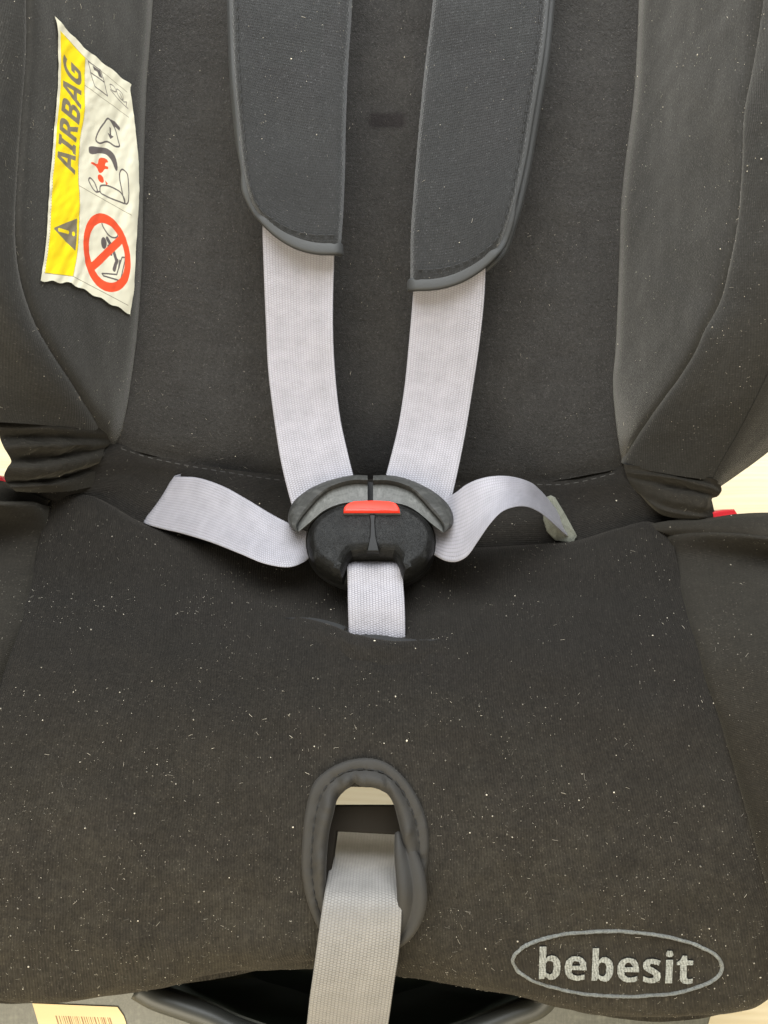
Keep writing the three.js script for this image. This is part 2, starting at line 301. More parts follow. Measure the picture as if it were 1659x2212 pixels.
// ---------------------------------------------------------------- the child seat: upholstery
const seat = thing('child_car_seat', 'black fabric child car seat with padded side wings filling the photo', 'child car seat', V3(0, 0, 0));
const dBack = table([[-500, 0.452], [-250, 0.462], [0, 0.474], [500, 0.492], [900, 0.508], [1050, 0.517]]);
const dPan = table([[1040, 0.503], [1100, 0.499], [1180, 0.490], [1230, 0.476], [1280, 0.458], [1380, 0.425], [1500, 0.405], [1600, 0.396], [1850, 0.386], [2050, 0.389], [2130, 0.398], [2180, 0.410], [2230, 0.43]]);
const onBack = (list, add = 0) => pts(list.map(([x, y, a]) => [x, y, dBack(y) + (a ?? 0) + add]));
const onPan = (list, add = 0) => pts(list.map(([x, y, a]) => [x, y, dPan(y) + (a ?? 0) + add]));
const fabricPanels = [];
const backSeamL = [[345, -420], [338, -200], [331, 0], [317, 198], [311, 397], [308, 562], [298, 711], [284, 823], [273, 890], [262, 934], [248, 964]];
const backSeamR = [[1390, -420], [1386, -200], [1379, 0], [1375, 104], [1368, 208], [1350, 347], [1340, 451], [1337, 555], [1333, 660], [1328, 764], [1323, 823], [1331, 924], [1346, 1012]];
{
  const mid = (x0, x1, yb, a) => { const l = []; for (let i = 0; i <= 10; i++) { const t = i / 10; l.push([lerp(x0, x1, t), lerp(-420, yb, t), a]); } return l; };
  const g = panel([onBack(backSeamL), onBack(mid(600, 470, 1014, 0.003)), onBack(mid(855, 800, 1046, 0.007)), onBack(mid(1130, 1130, 1047, 0.003)), onBack(backSeamR)], 170, 240,
    { dip: 0.005, wide: 0.008, edges: [1, 1, 0, 1], wave: 0.0011, waveSize: 0.07, skirt: 0.02 });
  // worn dark mark between the shoulder pads, paler rubbed velvet round it
  const pp = g.attributes.position, col = new Float32Array(pp.count * 3);
  for (let i = 0; i < pp.count; i++) { const [x, y] = seen(V3(pp.getX(i), pp.getY(i), pp.getZ(i))); const m = smooth(48, 30, Math.abs(x - 836)) * smooth(24, 10, Math.abs(y - 260)), r = 0.22 * Math.exp(-(((x - 840) / 80) ** 2) - ((y - 170) / 90) ** 2); col.set([1 + r - 0.5 * m, 1 + r - 0.55 * m, 1 + r - 0.52 * m], 3 * i); }
  g.setAttribute('color', new THREE.BufferAttribute(col, 3));
  fabricPanels.push([part('backrest_cushion', g, M.pile, seat), 1.2]);
}
// side wings of the backrest: the inner face between the two seams, then the outer bolster
const wingSeamL = [[62, -420, 0.350], [56, -180, 0.362], [50, 0, 0.372], [50, 99, 0.378], [40, 264, 0.385], [30, 397, 0.39], [26, 496, 0.394], [30, 562, 0.399], [43, 628, 0.406], [66, 694, 0.416], [100, 756, 0.429], [143, 823, 0.449], [171, 867, 0.466], [198, 910, 0.486], [226, 962, 0.512]];
const wingSeamR = [[1700, -420, 0.352], [1668, -120, 0.366], [1649, 35, 0.375], [1632, 146, 0.381], [1614, 243, 0.386], [1609, 382, 0.391], [1600, 486, 0.396], [1583, 573, 0.402], [1562, 653, 0.410], [1527, 719, 0.419], [1510, 760, 0.426], [1472, 823, 0.442], [1446, 858, 0.453], [1409, 910, 0.472], [1371, 967, 0.496], [1350, 1010, 0.513]];
function blend(seamB, depthB, wing, t, add) {                     // a curve t of the way from the back seam to the wing seam
  const a = along(onBack(seamB), 24), b = along(pts(wing), 24);
  return a.map((p, i) => p.lerp(b[i], t).addScaledVector(N, -add * Math.sin(Math.PI * Math.min(1, i / 21))));
}
const wingGridL = panelGrid([onBack(backSeamL), blend(backSeamL, 0, wingSeamL, 0.22, 0.007), blend(backSeamL, 0, wingSeamL, 0.6, 0.006), pts(wingSeamL)], 60, 150, { dip: 0.0065, wide: 0.005, edges: [1, 1.2, 0, 0], wave: 0.0006, waveSize: 0.06 });
const wingGridR = panelGrid([onBack(backSeamR), blend(backSeamR, 0, wingSeamR, 0.22, 0.006), blend(backSeamR, 0, wingSeamR, 0.6, 0.004), pts(wingSeamR)], 60, 150, { dip: 0.0065, wide: 0.005, edges: [1, 1.2, 0, 0], wave: 0.0006, waveSize: 0.06 });
fabricPanels.push([part('wing_inner_panel', gridGeometry(wingGridL, { skirt: 0.01 }), M.twill, seat), 1.0]);
fabricPanels.push([part('wing_inner_panel', gridGeometry(wingGridR, { skirt: 0.01 }), M.twill, seat), 1.0]);
{
  const underL = pts(wingSeamL.slice(0, 14).concat([[212, 936, 0.499]]).map(([x, y, d]) => [x + 14, y - 8, d + 0.014])), underR = pts(wingSeamR.slice(0, 15).concat([[1352, 1004, 0.511]]).map(([x, y, d]) => [x - 14, y - 8, d + 0.014]));
  const outL = pts([[-160, -420, 0.345], [-160, -100, 0.36], [-160, 200, 0.375], [-160, 450, 0.388], [-150, 640, 0.402], [-110, 770, 0.418], [-60, 860, 0.432], [-8, 912, 0.446]]);
  const far = pts([[-330, -420, 0.40], [-330, 0, 0.42], [-330, 300, 0.43], [-330, 560, 0.44], [-300, 700, 0.45], [-230, 800, 0.46], [-140, 880, 0.47], [-40, 920, 0.475]]);
  // the lower edge of the outer bolster runs from the silhouette to the corner of the seams
  fabricPanels.push([part('wing_outer_bolster', panel([underL, pts(wingSeamL.slice(0, 14).concat([[212, 936, 0.499]]).map(([x, y, d]) => [x, y, d + 0.004])), pts([[-20, -420, 0.345], [-18, 0, 0.366], [-30, 400, 0.382], [-20, 600, 0.395], [20, 730, 0.414], [70, 830, 0.438], [130, 922, 0.474]]), outL, far], 80, 120, { dip: 0.0, wide: 0.006, edges: [1, 0, 0, 0.5], skirt: 0.01, wave: 0.0006 }), M.twill, seat), 1.0]);
  const seam2 = pts([[1840, -420, 0.338], [1800, 100, 0.358], [1770, 400, 0.375], [1720, 660, 0.393], [1649, 828, 0.418], [1597, 931, 0.442], [1560, 995, 0.460], [1538, 1038, 0.474]]);
  fabricPanels.push([part('wing_outer_bolster', panel([underR, pts(wingSeamR.slice(0, 15).concat([[1352, 1004, 0.511]]).map(([x, y, d]) => [x, y, d + 0.004])), pts([[1770, -420, 0.340], [1720, 60, 0.362], [1690, 400, 0.379], [1650, 600, 0.394], [1590, 760, 0.416], [1520, 890, 0.446], [1442, 1024, 0.492]]), seam2], 70, 120, { dip: 0.004, wide: 0.006, edges: [0, 1, 0, 0], skirt: 0.01, wave: 0.0007 }), M.twill, seat), 1.0]);
  fabricPanels.push([part('wing_side_panel', panel([seam2, pts([[1950, -420, 0.37], [1900, 400, 0.40], [1800, 720, 0.420], [1705, 880, 0.440], [1610, 990, 0.462], [1551, 1045, 0.476]]), pts([[2000, -420, 0.42], [1980, 400, 0.44], [1860, 800, 0.452], [1659, 977, 0.463], [1597, 1023, 0.474], [1558, 1050, 0.480]])], 30, 90, { dip: 0.0025, wide: 0.004, edges: [1, 0, 0, 0], skirt: 0.012, wave: 0.0008 }), M.twill, seat), 0.8]);
}
// elastic gathers under the wings
{
  const fold = (list) => pts(list);
  const soften = (rows) => rows.map((r, i) => r.map(([x, y, d], j) => { const a = rows[Math.max(0, i - 1)], b = rows[Math.min(rows.length - 1, i + 1)], q = (l) => l[Math.min(l.length - 1, j)][2]; return [x, y, 0.84 * d + 0.08 * (q(a) + q(b))]; }));
  const L = [
    [[-14, 905, 0.452], [40, 914, 0.458], [130, 917, 0.474], [232, 926, 0.508]],
    [[-4, 925, 0.448], [40, 926, 0.455], [130, 927, 0.472], [236, 938, 0.510]],
    [[0, 946, 0.455], [40, 944, 0.463], [130, 946, 0.480], [236, 950, 0.514]],
    [[8, 966, 0.447], [40, 964, 0.452], [130, 962, 0.470], [236, 960, 0.514]],
    [[24, 996, 0.458], [50, 993, 0.466], [130, 985, 0.484], [226, 969, 0.513]],
    [[16, 1010, 0.450], [45, 1010, 0.455], [130, 1003, 0.472], [222, 985, 0.506]],
    [[9, 1026, 0.452], [45, 1027, 0.458], [130, 1020, 0.474], [216, 998, 0.507]],
    [[14, 1042, 0.460], [50, 1040, 0.468], [120, 1034, 0.486], [208, 1006, 0.514]],
    [[24, 1052, 0.455], [60, 1050, 0.463], [130, 1044, 0.479], [206, 1020, 0.509]],
    [[34, 1062, 0.470], [75, 1064, 0.478], [140, 1062, 0.488], [206, 1050, 0.512]],
  ];
  // rows become columns: curve k runs across, so the grid is built with the folds as its long direction
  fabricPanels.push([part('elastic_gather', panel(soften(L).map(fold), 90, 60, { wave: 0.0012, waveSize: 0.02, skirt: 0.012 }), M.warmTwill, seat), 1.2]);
  const Rr = [
    [[1347, 1003, 0.513], [1440, 1014, 0.492], [1500, 1026, 0.482], [1545, 1036, 0.474], [1557, 1048, 0.478]],
    [[1349, 1012, 0.513], [1440, 1022, 0.495], [1500, 1034, 0.485], [1535, 1044, 0.478], [1559, 1058, 0.480]],
    [[1351, 1021, 0.513], [1440, 1031, 0.489], [1500, 1043, 0.478], [1532, 1052, 0.473], [1557, 1064, 0.480]],
    [[1354, 1030, 0.514], [1440, 1046, 0.497], [1500, 1060, 0.487], [1530, 1066, 0.481], [1549, 1073, 0.484]],
    [[1358, 1039, 0.513], [1440, 1058, 0.490], [1500, 1073, 0.480], [1524, 1078, 0.476], [1538, 1077, 0.484]],
    [[1363, 1048, 0.513], [1435, 1075, 0.491], [1490, 1090, 0.481], [1520, 1094, 0.477], [1540, 1090, 0.484]],
    [[1369, 1057, 0.513], [1425, 1089, 0.497], [1475, 1102, 0.488], [1515, 1107, 0.482], [1543, 1104, 0.486]],
    [[1380, 1067, 0.512], [1425, 1099, 0.494], [1475, 1111, 0.485], [1515, 1116, 0.480], [1546, 1116, 0.486]],
    [[1395, 1085, 0.512], [1430, 1112, 0.499], [1475, 1122, 0.492], [1515, 1126, 0.487], [1550, 1128, 0.490]],
  ];
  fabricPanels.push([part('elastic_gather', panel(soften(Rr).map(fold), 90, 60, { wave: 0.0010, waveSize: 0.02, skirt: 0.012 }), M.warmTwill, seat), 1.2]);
}
// the strip between backrest and seat cushion, where the lap straps come through
const stripTop = [[214, 962], [258, 968], [317, 987], [385, 1002], [476, 1018], [615, 1038], [800, 1047], [1000, 1050], [1149, 1047], [1230, 1045], [1331, 1022], [1352, 1010]];
{
  const low = [[60, 1060, 0.484], [130, 1085, 0.500], [205, 1095, 0.508], [310, 1160, 0.505], [450, 1195, 0.499], [800, 1210, 0.496], [1150, 1208, 0.497], [1246, 1195, 0.501], [1340, 1160, 0.506], [1440, 1130, 0.508], [1480, 1135, 0.500]];
  const mid = [[140, 1020, 0.496], [190, 1024, 0.508], [262, 1030, 0.515], [350, 1062, 0.515], [470, 1095, 0.510], [800, 1120, 0.506], [1140, 1118, 0.507], [1238, 1108, 0.514], [1330, 1082, 0.514], [1405, 1060, 0.510], [1440, 1068, 0.506]];
  const top = stripTop.map(([x, y]) => [x, y, dBack(y) + 0.005]);
  // laid out left to right, so each curve is one long line across
  const g = panel([pts(top.map(([x, y, d]) => [x, y - 26, d + 0.013])), pts(top), pts(mid), pts(low)], 50, 130, { dip: 0.0, wide: 0.004, edges: [1, 0, 0, 0], wave: 0.0012, waveSize: 0.03, skirt: 0.01 });
  fabricPanels.push([part('harness_strip', g, M.rib, seat), 1.5]);
  part('seam_stitching', stitches(onBack(stripTop.slice(1, 11), -0.0035), { len: 0.0034, gap: 0.0022, r: 0.00028 }), M.greyThread, seat, { kind: 'stuff' });
}
// seat cushion with an opening for the harness adjuster
const panSeamL = [[95, 1092], [97, 1110], [95, 1160], [79, 1211], [60, 1271], [36, 1362], [0, 1463], [-36, 1580], [-70, 1720], [-95, 1860], [-110, 2000], [-105, 2110], [-80, 2172]];
const panSeamR = [[1449, 1140], [1453, 1160], [1461, 1199], [1477, 1276], [1501, 1361], [1517, 1418], [1529, 1466], [1560, 1560], [1598, 1680], [1628, 1790], [1650, 1880], [1672, 1980], [1690, 2080], [1694, 2150]];
const holeEdge = [[775, 1701], [738, 1708], [726, 1741], [713, 1790], [706, 1857], [706, 1920], [720, 1985], [775, 2010], [835, 1985], [866, 1920], [872, 1860], [866, 1800], [853, 1750], [838, 1716], [812, 1704]];
function inside(poly, x, y) { let c = false; for (let i = 0, j = poly.length - 1; i < poly.length; j = i++) { const [xi, yi] = poly[i], [xj, yj] = poly[j]; if ((yi > y) !== (yj > y) && x < (xj - xi) * (y - yi) / (yj - yi) + xi) c = !c; } return c; }
const widened = holeEdge.map(([x, y]) => [787 + (x - 787) * 1.10, 1856 + (y - 1856) * 1.03]);
let panMesh, panBVH;
{
  // each curve runs from side to side; rows follow the cushion from its rear edge over the front lip and under
  const row = (list, a = 0) => pts(list.map(([x, y, d]) => [x, y, (d ?? dPan(y)) + a]));
  const leftX = table(panSeamL.map(([x, y]) => [y, x])), rightX = table(panSeamR.map(([x, y]) => [y, x]));
  const rows = [];
  rows.push(row([[95, 1096], [119, 1066], [198, 1070], [310, 1128], [450, 1164], [620, 1178], [800, 1182], [1000, 1181], [1150, 1174], [1246, 1166], [1340, 1139], [1400, 1126], [1449, 1142]], 0.014));
  rows.push(row([[96, 1101], [125, 1076], [198, 1078], [310, 1136], [450, 1172], [620, 1186], [800, 1190], [1000, 1189], [1150, 1182], [1246, 1173], [1340, 1146], [1400, 1133], [1450, 1149]], 0.001));
  rows.push(row([[96, 1112], [140, 1098], [205, 1100], [310, 1156], [450, 1190], [620, 1204], [800, 1209], [1000, 1208], [1150, 1200], [1246, 1190], [1340, 1164], [1400, 1152], [1453, 1165]], -0.003));
  for (const y of [1290, 1340, 1400, 1480, 1560, 1640, 1760, 1880, 1980, 2060]) {
    const l = leftX(y - (y < 1400 ? (1400 - y) * 0.35 : 0)), r = rightX(y - (y < 1400 ? (1400 - y) * 0.2 : 0)), list = [];
    const yl = y - (y < 1400 ? (1400 - y) * 0.35 : 0), yr = y - (y < 1400 ? (1400 - y) * 0.2 : 0);
    for (let k = 0; k <= 10; k++) { const t = k / 10; list.push([lerp(l, r, t), lerp(yl, yr, t) + (y < 1400 ? (1400 - y) * 0.35 * 4 * t * (1 - t) * 0.5 : 0)]); }
    rows.push(row(list));
  }
  const lip = [[-104, 2120], [0, 2148], [80, 2150], [159, 2143], [222, 2134], [298, 2126], [365, 2114], [456, 2095], [555, 2080], [660, 2074], [760, 2076], [857, 2091], [946, 2104], [1042, 2122], [1116, 2135], [1209, 2160], [1302, 2178], [1413, 2186], [1507, 2181], [1581, 2170], [1637, 2152], [1690, 2120]];
  rows.push(row(lip.map(([x, y]) => [x, y, 0.3965])));
  rows.push(row(lip.map(([x, y]) => [x, y + 15, 0.4035])));
  rows.push(row(lip.map(([x, y]) => [x, y + 14, 0.418])));
  const holeTest = (m) => { const [x, y] = seen(m); return inside(widened, x, y); };
  const g = panel(rows, 260, 260, { dip: 0.004, wide: 0.006, edges: [0, 0, 1, 1], wave: 0.0011, waveSize: 0.055, hole: holeTest, skirt: 0.02,
    bump: (u, v, p) => { const [x, y] = seen(p); const r1 = Math.hypot(x - 735, (y - 1372) * 1.3), r2 = Math.hypot(x - 905, (y - 1386) * 1.3), a1 = Math.atan2(y - 1372, x - 735), a2 = Math.atan2(y - 1386, x - 905);
      return -0.004 * Math.exp(-(((x - 790) / 190) ** 2) - ((y - 1310) / 55) ** 2) + 0.0004 * Math.cos(a1 * 7 + 1) * Math.exp(-(((r1 - 55) / 60) ** 2)) + 0.0004 * Math.cos(a2 * 6) * Math.exp(-(((r2 - 55) / 60) ** 2)) + 0.0007 * noise3(p.x * 12, (p.y + p.z) * 34, 5) * smooth(1230, 1330, y); } });
  // the grid's long axis is left-right; uv must keep the cords running front to back
  const uv = g.attributes.uv; for (let i = 0; i < uv.count; i++) { const a = uv.getX(i), b = uv.getY(i); uv.setXY(i, b, a); }
  // dust in patches on the cushion front, plus painted brightness towards its lip
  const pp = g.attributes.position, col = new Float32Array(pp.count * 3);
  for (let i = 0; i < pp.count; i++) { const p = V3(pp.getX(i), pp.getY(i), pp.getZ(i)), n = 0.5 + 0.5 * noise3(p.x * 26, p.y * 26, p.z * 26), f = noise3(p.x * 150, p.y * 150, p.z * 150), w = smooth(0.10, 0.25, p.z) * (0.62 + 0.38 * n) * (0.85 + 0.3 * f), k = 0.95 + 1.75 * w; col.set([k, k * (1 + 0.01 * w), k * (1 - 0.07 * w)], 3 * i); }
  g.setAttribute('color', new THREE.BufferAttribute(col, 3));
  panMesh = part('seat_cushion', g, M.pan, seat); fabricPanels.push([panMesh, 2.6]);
  panBVH = new MeshBVH(panMesh.geometry.clone());
}
// spot of the cushion's surface that shows at a measured place; falls back on the profile at its opening
function pan(px, py, lift = 0) {
  const dir = at(px, py, 1).sub(eye).normalize(), hit = panBVH.raycastFirst(new THREE.Ray(eye, dir), THREE.DoubleSide);
  const p = hit ? hit.point.clone() : at(px, py, dPan(py));
  return p.addScaledVector(eye.clone().sub(p).normalize(), lift);
}
const onCushion = (list, lift) => list.map(([x, y]) => pan(x, y, lift));
// side bolsters of the seat cushion
{
  const rowsR = [
    [[1392, 1134, 0.502], [1450, 1124, 0.494], [1533, 1118, 0.482], [1594, 1110, 0.472], [1659, 1107, 0.463], [1790, 1110, 0.455], [1950, 1120, 0.45]],
    [[1405, 1140, 0.497], [1456, 1133, 0.488], [1533, 1128, 0.474], [1594, 1122, 0.463], [1659, 1119, 0.453], [1790, 1122, 0.443], [1950, 1132, 0.438]],
    [[1446, 1156, 0.488], [1490, 1152, 0.478], [1540, 1152, 0.467], [1594, 1155, 0.456], [1659, 1162, 0.444], [1790, 1168, 0.432], [1950, 1172, 0.428]],
  ];
  fabricPanels.push([part('bolster_top_strip', panel(rowsR.map(pts), 24, 80, { dip: 0.0025, wide: 0.004, edges: [0, 1, 0, 0], wave: 0.0008, waveSize: 0.03, skirt: 0.012 }), M.warmTwill, seat), 1.0]);
  const line = (xs, y, d0, d1, yo = 0) => { const l = [[xs - 16, y, d0 + 0.016]]; for (let k = 0; k <= 6; k++) { const t = k / 6; l.push([lerp(xs, 1980, t), y + yo * t, lerp(d0, d1, t) - 0.010 * Math.sin(Math.PI * Math.min(1, t * 1.2)) * (1 - t * 0.4)]); } return l; };
  const rows = [[[1432, 1150, 0.508], [1446, 1148, 0.502], [1490, 1144, 0.492], [1540, 1144, 0.481], [1594, 1147, 0.470], [1659, 1154, 0.458], [1790, 1160, 0.446], [1980, 1164, 0.44]], [[1432, 1158, 0.505], [1446, 1158, 0.491], [1490, 1154, 0.479], [1540, 1154, 0.468], [1594, 1157, 0.457], [1659, 1164, 0.445], [1790, 1170, 0.433], [1980, 1174, 0.428]]];
  for (const [x, y] of panSeamR.slice(2)) rows.push(line(x, y, dPan(y) + 0.001, dPan(y) - 0.05 + 0.02 * smooth(2000, 2200, y), 10));
  rows.push(line(1690, 2165, 0.408, 0.385, -25)); rows.push(line(1688, 2170, 0.424, 0.41, -25));
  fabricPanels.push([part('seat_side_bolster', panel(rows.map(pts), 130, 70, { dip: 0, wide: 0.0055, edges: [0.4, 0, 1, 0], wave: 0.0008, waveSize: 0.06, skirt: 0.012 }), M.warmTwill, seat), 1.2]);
  const rl = (xs, y, d0, d1) => { const l = []; for (let k = 0; k <= 6; k++) { const t = k / 6; l.push([lerp(-420, xs, t), y - 6 * (1 - t), lerp(d1, d0, t) - 0.009 * Math.sin(Math.PI * Math.min(1, (1 - t) * 1.2)) * (0.6 + t * 0.4)]); } l.push([xs + 16, y, d0 + 0.016]); return l; };
  const rowsL = [
    [[-420, 1092, 0.44], [-200, 1084, 0.447], [-60, 1081, 0.456], [0, 1083, 0.464], [40, 1083, 0.474], [75, 1084, 0.484], [97, 1092, 0.492], [113, 1092, 0.508]],
    [[-420, 1100, 0.43], [-200, 1092, 0.438], [-60, 1089, 0.448], [0, 1091, 0.457], [40, 1091, 0.467], [75, 1092, 0.477], [97, 1104, 0.490], [113, 1104, 0.506]],
  ];
  for (const [x, y] of panSeamL.slice(2)) rowsL.push(rl(x, y, dPan(y) + 0.001, dPan(y) - 0.05 + 0.02 * smooth(2000, 2200, y)));
  rowsL.push(rl(-85, 2186, 0.412, 0.385)); rowsL.push(rl(-85, 2190, 0.428, 0.41));
  fabricPanels.push([part('seat_side_bolster', panel(rowsL.map(pts), 130, 70, { dip: 0, wide: 0.0055, edges: [0.5, 0, 0, 1], wave: 0.0008, waveSize: 0.06, skirt: 0.012 }), M.warmTwill, seat), 1.2]);
  // dark folded edge between gathers and bolster on the left
  fabricPanels.push([part('bolster_top_strip', panel([[[-420, 1040, 0.475], [-60, 1034, 0.482], [0, 1038, 0.486], [50, 1052, 0.49], [110, 1078, 0.503]], [[-420, 1060, 0.452], [-60, 1054, 0.463], [0, 1056, 0.470], [50, 1066, 0.480], [105, 1084, 0.497]], [[-420, 1094, 0.448], [-60, 1084, 0.462], [0, 1086, 0.470], [50, 1087, 0.482], [102, 1096, 0.497]]].map(pts), 20, 60, { wave: 0.001, waveSize: 0.03, skirt: 0.012 }), M.warmTwill, seat), 1.2]);
}
// lip of the crotch-strap slit
const slit = [[612, 1331], [650, 1334], [681, 1340], [727, 1354], [754, 1366], [785, 1373], [813, 1379], [850, 1384], [880, 1384], [915, 1382], [950, 1377]];
{
  const k = (i) => Math.sin(Math.PI * clamp(i / (slit.length - 1))) ** 0.7;
  const edge = (dy, lift) => slit.map(([x, y], i) => pan(x, y + dy, lift * k(i) - 0.0012 * (1 - k(i))));
  const g = panel([edge(5, -0.004), edge(0.5, 0.0018), edge(3, 0.0044), edge(11, 0.0054), edge(24, 0.0042), edge(42, 0.0016), edge(64, -0.0012)], 40, 110, { wave: 0 }), uv = g.attributes.uv;
  for (let i = 0; i < uv.count; i++) { const u = uv.getX(i); uv.setXY(i, uv.getY(i), u); }
  // dark patch painting the shade inside the slit, a little wider than the strap
  const lens = (s) => slit.map(([x, y], i) => pan(x, y + 4 - 15 * s * k(i) ** 1.5, 0.0004));
  part('slit_shade', panel([lens(1), lens(0.5), lens(0)], 10, 80, { wave: 0 }), M.thread, seat);
  fabricPanels.push([part('slit_lip', g, M.rib, seat), 1]);
}
// bound edge of the adjuster opening
const holeTrim = (() => {
  const outer = [[790, 1637], [740, 1646], [700, 1668], [677, 1692], [660, 1750], [653, 1812], [651, 1872], [659, 1930], [673, 1975], [700, 2025], [745, 2060], [800, 2068], [858, 2052], [895, 2020], [913, 1965], [920, 1900], [927, 1826], [922, 1775], [902, 1722], [868, 1674], [832, 1646]];
  const scaleTo = (k, lift, wig = 0) => outer.map(([x, y], i) => { const h = holeAt(x, y); const q = [lerp(x, h[0], k), lerp(y, h[1], k)]; return [...q, lift + wig * Math.sin(i * 2.3) * 0.0006]; });
  const hs = new THREE.CatmullRomCurve3(holeEdge.map(([x, y]) => V3(x, y, 0)), true, 'centripetal').getSpacedPoints(400);
  function holeAt(x, y) { const a = Math.atan2(y - 1856, (x - 788) * 1.5); let best = null, e = 9; for (const p of hs) { const b = Math.atan2(p.y - 1856, (p.x - 788) * 1.5), d = Math.abs(Math.atan2(Math.sin(a - b), Math.cos(a - b))); if (d < e) { e = d; best = p; } } return [best.x, best.y]; }
  const ring = (k, lift, wig, ind = 0) => new THREE.CatmullRomCurve3(scaleTo(k, lift, wig).map(([x, y, l]) => { const p = at(x, y, dPan(y) - 0.0005); return p.addScaledVector(eye.clone().sub(p).normalize(), l); }), true, 'centripetal').getSpacedPoints(140);
  const rings = [ring(0.0, -0.003), ring(0.01, 0.0012), ring(0.12, 0.0022), ring(0.34, 0.0020), ring(0.40, 0.0006), ring(0.47, 0.0022), ring(0.62, 0.0042, 1), ring(0.8, 0.0044, 2), ring(0.93, 0.0022, 2), ring(1.0, -0.002, 1), ring(0.99, -0.010), ring(0.93, -0.026)];
  rings.forEach((r, k) => { if (k > 1 && k < 10) r.forEach((p) => p.addScaledVector(N, 0.0005 * noise3(p.x * 130, p.y * 130, p.z * 130) + 0.0003 * noise3(p.x * 400, p.y * 400, k))); });
  // pinched pleats near the top
  rings.forEach((r, k) => { if (k > 5) r.forEach((p) => { const [x, y] = seen(p); if (y < 1760) p.addScaledVector(N, -0.0034 * Math.exp(-(((x - 766) / 6) ** 2)) - 0.002 * Math.exp(-(((x - 730) / 7) ** 2)) - 0.0016 * Math.exp(-(((x - 838) / 7) ** 2))); }); });
  const trim = part('adjuster_opening_trim', gridGeometry(rings, { flip: null }), M.trim, seat);
  part('trim_stitching', stitches(ring(0.385, 0.0016).slice(0, 141), { len: 0.003, gap: 0.0018, r: 0.0003 }), M.thread, trim, { kind: 'stuff' });
  // the loose end of the binding laps over on the right
  const path = pts([[868, 1800, 0.390], [876, 1845, 0.3835], [886, 1895, 0.3785], [889, 1945, 0.3765], [875, 2000, 0.377], [846, 2042, 0.381]]);
  const prof = [[-0.0072, -0.0006], [-0.0066, 0.0010], [-0.005, 0.0018], [-0.0028, 0.0017], [-0.0014, 0.0006], [-0.0002, 0.0008], [0.0014, 0.0028], [0.0038, 0.0034], [0.0058, 0.0026], [0.0068, 0.0006], [0.006, -0.0012], [0, -0.0016]];
  part('binding_end', sweep(path, prof, { n: 50, taper: (t) => [0.2 + 0.8 * Math.sin(Math.PI * clamp(t * 0.8 + 0.12)), 1 + 0.15 * Math.sin(t * 17)] }), M.trim, trim);
  return trim;
})();
// black adjuster plate inside the opening
{
  const s = new THREE.Shape();
  const P = (x, y) => at(x, y, 0.415).sub(at(790, 1780, 0.415));
  const q = [[690, 1746], [880, 1746], [880, 1798], [726, 1790], [716, 1870], [704, 1960], [680, 1960]].map(([x, y]) => P(x, y));
  s.moveTo(q[0].dot(R), q[0].dot(U)); for (const p of q.slice(1)) s.lineTo(p.dot(R), p.dot(U)); s.closePath();
  const g = new THREE.ExtrudeGeometry(s, { depth: 0.012, bevelEnabled: true, bevelSize: 0.001, bevelThickness: 0.001, bevelSegments: 3 });
  g.translate(0, 0, -0.012); g.rotateX(-0.35); g.applyMatrix4(new THREE.Matrix4().makeBasis(R, U, N).setPosition(at(790, 1780, 0.402)));
  part('adjuster_plate', g, M.shellDark, seat);
}
